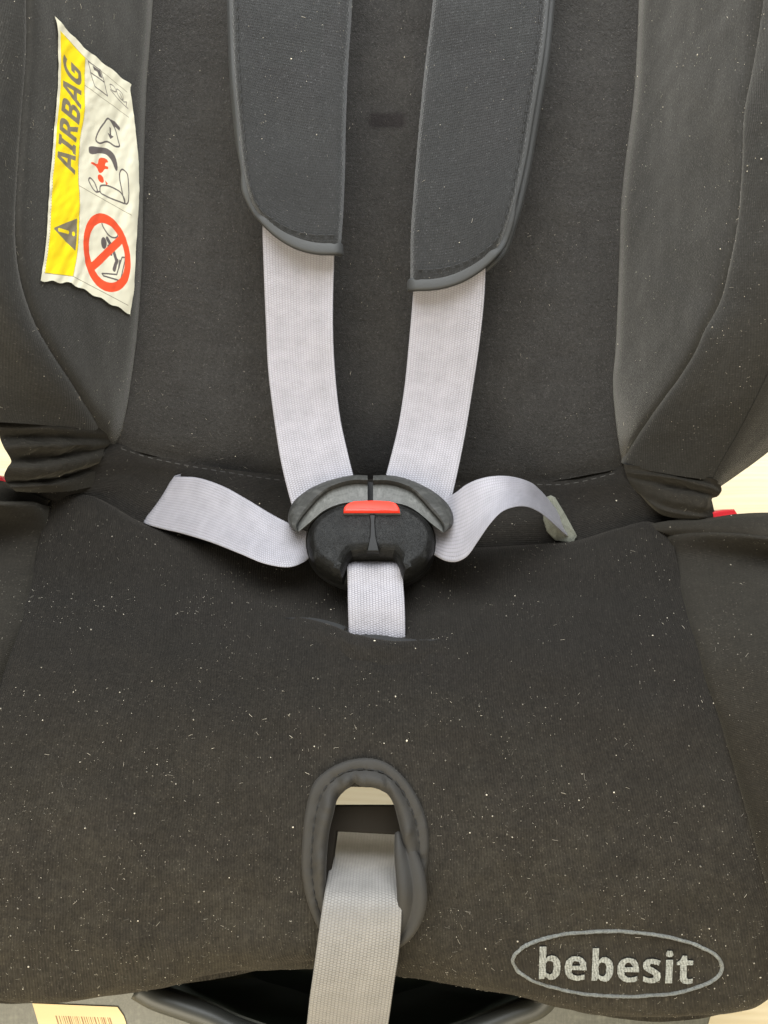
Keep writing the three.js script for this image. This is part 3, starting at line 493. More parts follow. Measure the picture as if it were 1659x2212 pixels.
// plastic shell showing under the cushion
{
  const D0 = 0.418, flat = (x, y) => { const p = at(x, y, D0).sub(at(800, 2200, D0)); return new THREE.Vector2(p.dot(R), p.dot(U)); };
  const shape = new THREE.Shape(new THREE.SplineCurve([[-260, 2060], [-300, 2300], [-200, 2520]].map(([x, y]) => flat(x, y))).getPoints(10).concat([flat(200, 2640), flat(1200, 2640)], new THREE.SplineCurve([[1450, 2480], [1500, 2300], [1530, 2200], [1566, 2080]].map(([x, y]) => flat(x, y))).getPoints(12)));
  const arch = [[300, 2128], [338, 2150], [400, 2172], [455, 2192], [520, 2222], [620, 2252], [760, 2272], [880, 2262], [980, 2238], [1050, 2212], [1110, 2188], [1165, 2165], [1200, 2120]];
  const archCurve = new THREE.SplineCurve(arch.map(([x, y]) => flat(x, y))).getPoints(80);
  shape.holes.push(new THREE.Path(archCurve.concat([flat(1000, 2085), flat(500, 2085)])));
  const toWorld = new THREE.Matrix4().makeBasis(R, U, N).setPosition(at(800, 2200, D0));
  const g = new THREE.ExtrudeGeometry(shape, { depth: 0.006, bevelEnabled: true, bevelSize: 0.0015, bevelThickness: 0.0015, bevelSegments: 3, curveSegments: 4 });
  g.translate(0, 0, -0.0075); g.applyMatrix4(toWorld);
  const shell = part('plastic_shell', g, M.shell, seat);
  part('shell_rim', sweep(archCurve.map((p) => V3(p.x, p.y, 0.002).applyMatrix4(toWorld)), oval(0.011, 0.012, 14), { n: 100 }), M.rim, shell);
  const bowl = [];
  for (const [k, dd] of [[0, 0], [0.15, 0.02], [0.4, 0.035], [0.8, 0.045]]) bowl.push(pts(arch.map(([x, y]) => [lerp(x, 750, k), lerp(y, 2100, k), D0 + dd])));
  bowl.unshift(); part('shell_recess', panel(bowl, 20, 60, { wave: 0 }), M.recess, shell);
  part('recess_back', panel([pts([[150, 1990, D0 + 0.036], [150, 2300, D0 + 0.046]]), pts([[1350, 1990, D0 + 0.036], [1350, 2300, D0 + 0.046]])], 6, 6, { wave: 0, skirt: 0.003 }), M.recess, shell);
  // barcode sticker
  const cv = document.createElement('canvas'); cv.width = 512; cv.height = 384; const c = cv.getContext('2d');
  c.fillStyle = '#dcc394'; c.fillRect(0, 0, 512, 384); c.fillStyle = '#8a6a45';
  let x = 112; while (x < 440) { const w = 3 + Math.floor(rnd() * 3) * 3; c.fillRect(x, 58, w, 150); x += w + 4 + Math.floor(rnd() * 3) * 3; }
  const tx = new THREE.CanvasTexture(cv); tx.colorSpace = THREE.SRGBColorSpace; tx.flipY = true;
  const corner = [[71, 2166], [262, 2174], [312, 2330], [120, 2330]].map(([a, b]) => flat(a, b)), st = [];
  for (let i = 0; i <= 8; i++) { const l = corner[0].clone().lerp(corner[3], i / 8), r = corner[1].clone().lerp(corner[2], i / 8); st.push(Array.from({ length: 9 }, (_, j) => { const p = l.clone().lerp(r, j / 8 * (i === 0 ? 0.96 : 1)); return V3(p.x, p.y, 0.0006).applyMatrix4(toWorld); })); }
  const sg = gridGeometry(st, { skirt: 0.0005 }), suv = sg.attributes.uv;
  for (let i = 0; i < 81; i++) suv.setXY(i, (i % 9) / 8, 1 - Math.floor(i / 9) / 8);
  for (let i = 81; i < suv.count; i++) suv.setXY(i, 0.01, 0.01);
  part('barcode_sticker', sg, new THREE.MeshStandardMaterial({ map: tx, roughness: 0.6, side: THREE.DoubleSide }), shell, { label: 'cream sticker with brown barcode' });
  // rear shell of the backrest and the feet that carry the seat
  const back = [];
  for (const [x, dd] of [[-280, 0.02], [300, 0.035], [850, 0.045], [1380, 0.035], [1900, 0.02]]) back.push(pts([[-400, 0], [200, 0], [700, 0], [900, 0]].map(([, , ], k) => [x, [-400, 200, 700, 900][k], dBack([-400, 200, 700, 900][k]) + dd])));
  part('backrest_shell', panel(back, 30, 30, { skirt: 0.01, wave: 0 }), M.shellDark, seat);
  for (const sx of [-1, 1]) {
    const f = new THREE.BoxGeometry(0.03, 0.085, 0.16); f.translate(sx * 0.11 - 0.02, 0.0425, 0.12);
    part('base_runner', f, M.shellDark, shell);
  }
}
// red belt guides at both sides
function redGuide(outline, d) {
  const o = at(...outline[0], d), s = new THREE.Shape(outline.map(([x, y]) => { const p = at(x, y, d).sub(o); return new THREE.Vector2(p.dot(R), p.dot(U)); }));
  const g = new THREE.ExtrudeGeometry(s, { depth: 0.016, bevelEnabled: true, bevelSize: 0.0008, bevelThickness: 0.0008, bevelSegments: 3 });
  g.translate(0, 0, -0.016); g.applyMatrix4(new THREE.Matrix4().makeBasis(R, U, N).setPosition(o));
  part('belt_guide', g, M.redGuide, seat, { label: 'red plastic belt guide' });
}
redGuide([[1528, 1140], [1535, 1109], [1562, 1104.5], [1584, 1103], [1590, 1112], [1600, 1140]], 0.486);
redGuide([[-60, 1030], [-10, 1029], [6, 1033], [19, 1043], [30, 1066], [-60, 1066]], 0.489);
// ---------------------------------------------------------------- airbag warning label sewn to the left wing
{
  const W = 1400, H = 840, cv = document.createElement('canvas'); cv.width = W; cv.height = H; const c = cv.getContext('2d');
  c.fillStyle = '#d8d3bd'; c.fillRect(0, 0, W, H);
  const ink = '#5f5856', red = '#e2512f', yellow = '#efd21a', band = 0.365 * H;
  c.fillStyle = yellow; c.fillRect(0.03 * W, 0.035 * H, 0.925 * W, band - 0.035 * H);
  c.strokeStyle = '#6a624e'; c.lineWidth = 3; c.beginPath(); c.moveTo(0.03 * W, band); c.lineTo(0.95 * W, band); c.moveTo(0.03 * W, 0.035 * H); c.lineTo(0.03 * W, 0.965 * H); c.moveTo(0.955 * W, 0.1 * H); c.lineTo(0.955 * W, 0.95 * H); c.stroke();
  c.setLineDash([8, 8]); c.beginPath(); c.moveTo(0.03 * W, 0.03 * H); c.lineTo(0.5 * W, 0.03 * H); c.stroke(); c.setLineDash([]);
  for (const u of [0.415, 0.84]) { c.beginPath(); c.moveTo(u * W, band); c.lineTo(u * W, 0.93 * H); c.stroke(); }
  // warning triangle
  c.fillStyle = '#7a725f'; c.strokeStyle = '#7a725f'; c.lineJoin = 'round'; c.lineWidth = 10; c.beginPath(); c.moveTo(0.205 * W, 0.085 * H); c.lineTo(0.268 * W, 0.335 * H); c.lineTo(0.142 * W, 0.335 * H); c.closePath(); c.fill(); c.stroke();
  c.strokeStyle = yellow; c.lineCap = 'round'; c.lineWidth = 20; c.beginPath(); c.moveTo(0.205 * W, 0.135 * H); c.lineTo(0.205 * W, 0.245 * H); c.stroke(); c.fillStyle = yellow; c.beginPath(); c.arc(0.205 * W, 0.305 * H, 13, 0, 7); c.fill();
  // lettering
  c.fillStyle = '#7a725f'; c.font = 'bold 290px sans-serif'; c.textBaseline = 'alphabetic';
  const tw = c.measureText('AIRBAG').width; c.save(); c.translate(0.452 * W, 0.318 * H); c.scale(0.435 * W / tw, 1); c.fillText('AIRBAG', 0, 0); c.strokeStyle = '#7a725f'; c.lineWidth = 3; c.strokeText('AIRBAG', 0, 0); c.restore();
  // pictograms, placed as shares of the label's length and width
  const Q = (a, u) => [a * W, u * H];
  const poly = (list, close = true) => { c.beginPath(); list.forEach(([a, u], i) => (i ? c.lineTo(...Q(a, u)) : c.moveTo(...Q(a, u)))); if (close) c.closePath(); };
  const curve = (list, close = true) => { c.beginPath(); new THREE.CatmullRomCurve3(list.map(([a, u]) => V3(...Q(a, u), 0)), close, 'centripetal').getPoints(90).forEach((p, i) => (i ? c.lineTo(p.x, p.y) : c.moveTo(p.x, p.y))); if (close) c.closePath(); };
  c.lineJoin = 'round'; c.lineCap = 'round'; c.strokeStyle = ink; c.fillStyle = ink; c.lineWidth = 9;
  // prohibited: rear-facing seat before an airbag
  curve([[0.312, 0.615], [0.322, 0.70], [0.318, 0.785], [0.292, 0.79], [0.276, 0.74], [0.280, 0.675]]); c.stroke();
  poly([[0.102, 0.65], [0.112, 0.70], [0.130, 0.80], [0.215, 0.85], [0.222, 0.885], [0.205, 0.885], [0.112, 0.845], [0.096, 0.67]]); c.stroke();
  c.beginPath(); c.ellipse(...Q(0.232, 0.645), 34, 26, 0, 0, 7); c.fill();
  c.lineWidth = 26; poly([[0.258, 0.68], [0.236, 0.735], [0.205, 0.775], [0.188, 0.79]], false); c.stroke(); poly([[0.228, 0.70], [0.205, 0.73]], false); c.stroke();
  poly([[0.19, 0.80], [0.172, 0.785], [0.145, 0.77]], false); c.stroke(); c.lineWidth = 14; poly([[0.196, 0.83], [0.165, 0.82]], false); c.stroke();
  c.strokeStyle = red; c.lineCap = 'butt'; c.lineWidth = 54; c.beginPath(); c.arc(...Q(0.198, 0.685), 196, 0, 7); c.stroke(); c.lineWidth = 50; poly([[0.105, 0.535], [0.291, 0.835]], false); c.stroke();
  // crash: seat, child thrown forward in red, shield, airbag
  c.strokeStyle = ink; c.lineCap = 'round'; c.lineWidth = 9;
  curve([[0.475, 0.49], [0.468, 0.53], [0.440, 0.565], [0.430, 0.555], [0.440, 0.51], [0.465, 0.475]]); c.stroke(); poly([[0.432, 0.565], [0.440, 0.59]], false); c.stroke();
  curve([[0.438, 0.60], [0.462, 0.595], [0.478, 0.64], [0.488, 0.74], [0.482, 0.82], [0.452, 0.86], [0.444, 0.80], [0.436, 0.66]]); c.stroke();
  curve([[0.588, 0.82], [0.582, 0.87], [0.55, 0.885], [0.46, 0.89], [0.450, 0.865], [0.48, 0.83], [0.56, 0.795]]); c.stroke();
  c.fillStyle = red; c.beginPath(); c.ellipse(...Q(0.497, 0.60), 22, 27, 0.2, 0, 7); c.fill(); poly([[0.482, 0.655], [0.500, 0.645], [0.492, 0.675]]); c.fill();
  curve([[0.519, 0.585], [0.528, 0.615], [0.545, 0.635], [0.556, 0.672], [0.563, 0.668], [0.562, 0.640], [0.575, 0.645], [0.583, 0.668], [0.590, 0.660], [0.590, 0.615], [0.575, 0.575], [0.552, 0.565], [0.545, 0.50], [0.538, 0.49], [0.536, 0.55]]); c.fill();
  c.fillStyle = ink; curve([[0.578, 0.47], [0.600, 0.465], [0.622, 0.56], [0.638, 0.66], [0.625, 0.74], [0.575, 0.77], [0.567, 0.755], [0.60, 0.70], [0.61, 0.65], [0.598, 0.57], [0.578, 0.50]]); c.fill();
  curve([[0.768, 0.655], [0.735, 0.60], [0.690, 0.545], [0.645, 0.525], [0.640, 0.56], [0.667, 0.65], [0.668, 0.74], [0.682, 0.785], [0.700, 0.77], [0.740, 0.74], [0.752, 0.72]]); c.lineWidth = 10; c.stroke();
  poly([[0.768, 0.65], [0.776, 0.74], [0.762, 0.80], [0.748, 0.79], [0.752, 0.72]]); c.fill();
  poly([[0.735, 0.665], [0.705, 0.675], [0.706, 0.645], [0.686, 0.68], [0.704, 0.715], [0.705, 0.69], [0.735, 0.685]]); c.fill();
  // booklet and a small buckle drawing
  c.lineWidth = 7; poly([[0.912, 0.44], [0.866, 0.495], [0.866, 0.66], [0.915, 0.62]]); c.stroke(); poly([[0.912, 0.44], [0.952, 0.41], [0.957, 0.585], [0.915, 0.62]]); c.stroke(); poly([[0.948, 0.47], [0.953, 0.575], [0.925, 0.60], [0.923, 0.55], [0.937, 0.53], [0.935, 0.49]]); c.fill();
  c.lineWidth = 5; curve([[0.925, 0.70], [0.908, 0.72], [0.915, 0.78], [0.930, 0.76]]); c.stroke(); curve([[0.928, 0.79], [0.905, 0.80], [0.900, 0.87], [0.925, 0.87]]); c.stroke(); poly([[0.905, 0.70], [0.886, 0.80], [0.878, 0.93]], false); c.stroke(); poly([[0.92, 0.83], [0.895, 0.88], [0.905, 0.92], [0.878, 0.90]], false); c.stroke();
  const tx = new THREE.CanvasTexture(cv); tx.colorSpace = THREE.SRGBColorSpace; tx.anisotropy = 8;
  // where it lies: photo outline, at the distance of the wing under it
  const left = [[118, 35], [124, 58], [126, 105], [126, 167], [123, 214], [111, 354], [108, 382], [104, 460], [98, 537], [88, 606]], right = [[284, 184], [282, 196], [289, 245], [297, 323], [300, 367], [300, 429], [297, 491], [292, 569], [289, 631], [281, 678]];
  const mid = [[181, 102], [184, 135], [183, 167], [182, 245], [172, 307], [169, 382], [172, 444], [168, 537], [161, 580], [155, 612]];
  const bvh = new MeshBVH(gridGeometry(wingGridL));
  const lie = ([x, y]) => { const dir = at(x, y, 1).sub(eye).normalize(), hit = bvh.raycastFirst(new THREE.Ray(eye, dir), THREE.DoubleSide); const p = hit ? hit.point.clone() : at(x, y, 0.44); return p.addScaledVector(eye.clone().sub(p).normalize(), 0.0022); };
  const to2 = (a) => new THREE.SplineCurve(a.map(([x, y]) => new THREE.Vector2(x, y)));
  const cl = to2(left), cm = to2(mid), cr = to2(right), nv = 90, nu = 40, G = [];
  for (let i = 0; i < nv; i++) {
    const t = i / (nv - 1), a = cl.getPointAt(t), m = cm.getPointAt(t), z = cr.getPointAt(t), row = [];
    for (let j = 0; j < nu; j++) {
      const u = j / (nu - 1), p = u < 0.365 ? a.clone().lerp(m, u / 0.365) : m.clone().lerp(z, (u - 0.365) / 0.635);
      if (i === nv - 1) p.y += 2.2 * Math.sin(u * 34); if (i === 0) p.y -= 1.6 * Math.sin(u * 27);
      row.push(lie([p.x, p.y]));
    }
    G.push(row);
  }
  for (let i = 0; i < nv; i++) for (let j = 0; j < nu; j++) { const p = G[i][j]; p.addScaledVector(V3(0.75, 0.2, 0.6), 0.00035 * noise3(p.x * 60, p.y * 130 + p.z * 60, 1) + 0.0002 * noise3(p.y * 220, p.z * 120, 7)); }
  const g = gridGeometry(G, { skirt: 0.0006 }), uv = g.attributes.uv, n = nu * nv;
  for (let i = 0; i < n; i++) uv.setXY(i, 1 - Math.floor(i / nu) / (nv - 1), 1 - (i % nu) / (nu - 1));
  for (let i = n; i < uv.count; i++) uv.setXY(i, 0.005, 0.005);
  part('warning_label', g, new THREE.MeshPhysicalMaterial({ map: tx, roughness: 0.42, sheen: 0.2, sheenColor: new THREE.Color(0.3, 0.3, 0.3), side: THREE.DoubleSide }), seat, { label: 'yellow and white AIRBAG warning label with red pictograms' });
}

// ---------------------------------------------------------------- embroidered oval badge on the front of the cushion
{
  const font = await new FontLoader().loadAsync('fonts/droid/droid_sans_bold.typeface.json');
  const turn = (x, y) => { const a = 0.033, dx = x - 1334, dy = y - 2083; return [1334 + dx * Math.cos(a) - dy * Math.sin(a), 2083 + dx * Math.sin(a) + dy * Math.cos(a)]; };
  const ringPts = []; for (let i = 0; i < 60; i++) { const a = i / 60 * TAU; ringPts.push(pan(...turn(1334 + 226 * Math.cos(a) + 1.2 * noise3(i, 0, 2), 2082 + 70 * Math.sin(a) + 1.2 * noise3(i, 5, 2)), 0.0003)); }
  const badge = part('embroidered_badge', sweep(ringPts, oval(0.0017, 0.0010, 10), { closed: true, n: 260, taper: (t) => 1 + 0.14 * noise3(t * 90, 1, 1) + 0.10 * noise3(t * 260, 4, 1) }), M.embroidery, seat, { label: 'pale grey embroidered oval badge' });
  const letters = font.generateShapes('bebesit', 1);
  // group glyph outlines into letters by their left edges
  let box = new THREE.Box2(); letters.forEach((s) => s.getPoints(8).forEach((p) => box.expandByPoint(p)));
  const sx = 332 / (box.max.x - box.min.x);
  for (const s of letters) {
    const g0 = new THREE.ExtrudeGeometry(s, { depth: 0.02, bevelEnabled: true, bevelThickness: 0.012, bevelSize: 0.004, bevelSegments: 2, curveSegments: 8 });
    const p = g0.attributes.position;
    for (let i = 0; i < p.count; i++) {
      const x = 1165 + (p.getX(i) - box.min.x) * sx, y = 2122 - p.getY(i) * 66;
      const [a, b] = turn(x + 0.9 * noise3(x * 0.11, y * 0.11, 3), y - 2 + 0.9 * noise3(x * 0.12, y * 0.12, 9));
      const q = pan(a, b, 0.0002 + Math.max(0, p.getZ(i)) * 0.028);
      p.setXYZ(i, q.x, q.y, q.z);
    }
    const uv = g0.attributes.uv; for (let i = 0; i < uv.count; i++) uv.setXY(i, p.getX(i), p.getY(i));
    g0.computeVertexNormals();
    part('letter', g0, M.embroidery, badge);
  }
}

// ---------------------------------------------------------------- harness straps
const strapL = thing('harness_strap', 'grey webbing harness strap nearer the AIRBAG label, lying flat at the hip', 'harness strap', at(645, 700, 0.46), 'grey harness straps joined by the buckle');
part('shoulder_strap', webbing(
  [[575, 380, 0.456], [569, 470, 0.458], [572, 600, 0.464], [576, 700, 0.470], [581, 800, 0.474], [593, 900, 0.476], [609, 1000, 0.474], [630, 1085, 0.470], [642, 1125, 0.468]],
  [[722, 430, 0.458], [721, 540, 0.461], [718, 640, 0.467], [718, 720, 0.471], [722, 800, 0.476], [733, 900, 0.479], [750, 980, 0.477], [765, 1040, 0.473], [776, 1080, 0.470]], { n: 90 }), M.web, strapL);
part('lap_strap', webbing(
  [[325, 1120, 0.511], [311, 1127, 0.505], [345, 1139, 0.496], [395, 1151, 0.484], [460, 1171, 0.468], [520, 1195, 0.455], [575, 1217, 0.447], [625, 1224, 0.446], [655, 1214, 0.452], [672, 1202, 0.458]],
  [[390, 1026, 0.517], [376, 1031, 0.510], [425, 1034, 0.500], [480, 1052, 0.490], [535, 1082, 0.480], [590, 1115, 0.472], [640, 1140, 0.466], [668, 1152, 0.464], [690, 1165, 0.464], [705, 1172, 0.464]], { n: 80, crown: 0.0012, thick: 0.002 }), M.web, strapL);
const strapR = thing('harness_strap', 'grey webbing harness strap farther from the AIRBAG label, arching up at the hip', 'harness strap', at(960, 760, 0.46), 'grey harness straps joined by the buckle');
part('shoulder_strap', webbing(
  [[900, 500, 0.456], [896, 600, 0.459], [892, 660, 0.463], [885, 740, 0.469], [876, 830, 0.474], [862, 920, 0.476], [845, 990, 0.474], [833, 1035, 0.471], [824, 1070, 0.468]],
  [[1052, 470, 0.454], [1048, 570, 0.457], [1044, 650, 0.462], [1033, 750, 0.469], [1018, 850, 0.475], [1003, 940, 0.477], [988, 1015, 0.474], [972, 1085, 0.470], [960, 1130, 0.468]], { n: 90 }), M.web, strapR);
part('lap_strap', webbing(
  [[905, 1172, 0.464], [925, 1186, 0.460], [944, 1200, 0.455], [965, 1210, 0.449], [988, 1211, 0.443], [1010, 1199, 0.439], [1034, 1166, 0.437], [1058, 1132, 0.437], [1083, 1106, 0.439], [1110, 1095, 0.445], [1136, 1094, 0.453], [1162, 1104, 0.464], [1188, 1124, 0.478], [1214, 1148, 0.494], [1238, 1169, 0.510]],
  [[930, 1080, 0.478], [948, 1078, 0.474], [966, 1076, 0.470], [985, 1066, 0.465], [1006, 1050, 0.461], [1032, 1038, 0.458], [1062, 1031, 0.457], [1092, 1030, 0.459], [1122, 1035, 0.465], [1148, 1045, 0.473], [1168, 1062, 0.484], [1188, 1085, 0.494], [1208, 1112, 0.503], [1228, 1140, 0.512], [1246, 1163, 0.518]], { n: 110, crown: 0.001, thick: 0.002 }), M.web, strapR);
// pale liner showing in the right slot, dark slot mouths
{
  const o = [[1175, 1076], [1190, 1070], [1199, 1074], [1222, 1112], [1247, 1158], [1240, 1170], [1229, 1172], [1200, 1168], [1182, 1148], [1174, 1122]];
  const ds = (x, y) => 0.5005 + (x - 1175) / 75 * 0.002, c0 = o.reduce((a, p) => [a[0] + p[0] / o.length, a[1] + p[1] / o.length], [0, 0]);
  const loop = []; o.forEach(([x, y], i) => { const [x2, y2] = o[(i + 1) % o.length]; for (let k = 0; k < 6; k++) loop.push(at(lerp(x, x2, k / 6), lerp(y, y2, k / 6), ds(x, y))); }); loop.push(loop[0].clone()); const c = at(...c0, ds(...c0) - 0.0008);
  const G = [loop.map((p) => p.clone().addScaledVector(N, -0.0018)), loop, loop.map((p) => p.clone().lerp(c, 0.04).addScaledVector(N, 0.0005)), loop.map((p) => p.clone().lerp(c, 0.55).addScaledVector(N, 0.0005)), loop.map((p) => p.clone().lerp(c, 0.97))];
  part('slot_liner', gridGeometry(G), M.liner, seat, { label: 'pale grey-green liner of the lap strap slot' });
}
// ---------------------------------------------------------------- shoulder pads
function shoulderPad(label, left, right, under, stitchIn, base) {
  const t = thing('shoulder_pad', label, 'shoulder pad', base, 'padded black harness covers');
  const nu = 50, nv = 110, L = along(pts(left), nv), Rr = along(pts(right), nv), G = [], T = 0.0062;
  // the lower edge sags below the straight line between the corners
  for (let i = 0; i < nv; i++) {
    const row = [], v = i / (nv - 1), b0 = under;
    for (let j = 0; j < nu; j++) {
      const u = j / (nu - 1), p = L[i].clone().lerp(Rr[i], u), bend = b0(u) * smooth(0.55, 1, v) / F * 0.45;
      p.addScaledVector(U, -bend);
      const e = Math.min(1, 12 * Math.min(u, 1 - u)), f = Math.min(1, (1 - v) * 30), h = T * Math.sqrt(clamp(1 - (1 - e) ** 2)) * (0.55 + 0.45 * Math.sqrt(f)) + 0.0008 * noise3(p.x * 22, p.y * 22, 4);
      row.push(p.addScaledVector(N, h));
    }
    G.push(row);
  }
  const g = gridGeometry(G, { skirt: 0.011 });
  fabricPanels.push([part('pad', g, M.padPile, t), 1.0]);
  const rim = [];
  const Lo = G.map((r) => r[stitchIn > 0 ? 0 : nu - 1]);
  for (let i = 0; i < nv; i += 6) rim.push(Lo[i].clone());
  const bottom = G[nv - 1].map((p) => p.clone()); if (stitchIn < 0) bottom.reverse();
  bottom.forEach((p, j) => { if (j > 1 && j % 4 === 0) rim.push(p); }); rim.push(bottom[nu - 1]);
  const lift = rim.map((p, i) => p.clone().addScaledVector(N, 0.0004).addScaledVector(R, i < 17 ? (stitchIn > 0 ? 0.0022 : -0.0022) : 0).addScaledVector(U, i >= 17 ? 0.0018 : 0));
  part('binding', sweep(lift, oval(0.0074, 0.0040, 16, 3.2), { n: 160, toward: N }), M.binding, t);
  // second bound layer of the pad, just behind the first
  const low = rim.map((p, i) => p.clone().addScaledVector(N, -0.0075).addScaledVector(R, stitchIn > 0 ? -0.0012 : 0.0030).addScaledVector(U, i > 15 ? -0.0005 : 0));
  part('binding', sweep(stitchIn > 0 ? low.slice(0, 17) : low.slice(0, -8), oval(0.005, 0.0046, 12), { n: 120, toward: N, taper: (t) => 1 - 0.75 * smooth(0.86, 1, t) }), M.binding, t);
  const inner = [];
  const k = stitchIn > 0 ? 1 : -1;
  for (let i = 4; i < nv - 6; i += 6) inner.push(G[i][stitchIn > 0 ? 3 : nu - 4].clone().addScaledVector(R, k * 0.0002));
  for (let j = 6; j < nu; j += 5) { const jj = stitchIn > 0 ? j : nu - 1 - j; inner.push(G[nv - 5][jj].clone()); }
  part('stitching', stitches(inner.map((p) => p.addScaledVector(N, 0.0006)), { len: 0.0036, gap: 0.0014, r: 0.0003 }), M.thread, t, { kind: 'stuff' });
  return t;
}
{
  shoulderPad('black shoulder pad on the strap nearer the AIRBAG label', 
    [[505, -420, 0.428], [503, -200, 0.434], [500, 0, 0.440], [505, 149, 0.446], [515, 273, 0.450], [526, 372, 0.452], [541, 431, 0.453], [560, 466, 0.454]],
    [[768, -420, 0.430], [765, -200, 0.436], [761, 0, 0.442], [752, 149, 0.448], [747, 273, 0.451], [745, 377, 0.453], [741, 470, 0.455], [735, 548, 0.456]],
    (u) => 150 * (u * (1 - u)) * (1 - 0.35 * u) , 1, at(640, 0, 0.45));
  shoulderPad('black shoulder pad on the strap farther from the AIRBAG label, its lower corner crumpled',
    [[955, -420, 0.428], [945, -200, 0.434], [935, 0, 0.440], [920, 124, 0.445], [905, 273, 0.449], [895, 397, 0.452], [888, 496, 0.454], [886, 625, 0.457]],
    [[1205, -420, 0.424], [1195, -200, 0.431], [1182, 0, 0.437], [1172, 99, 0.441], [1152, 223, 0.446], [1131, 347, 0.450], [1108, 446, 0.452], [1078, 538, 0.454]],
    (u) => 150 * (u * (1 - u)) * (0.65 + 0.35 * u), -1, at(1030, 0, 0.45));
}

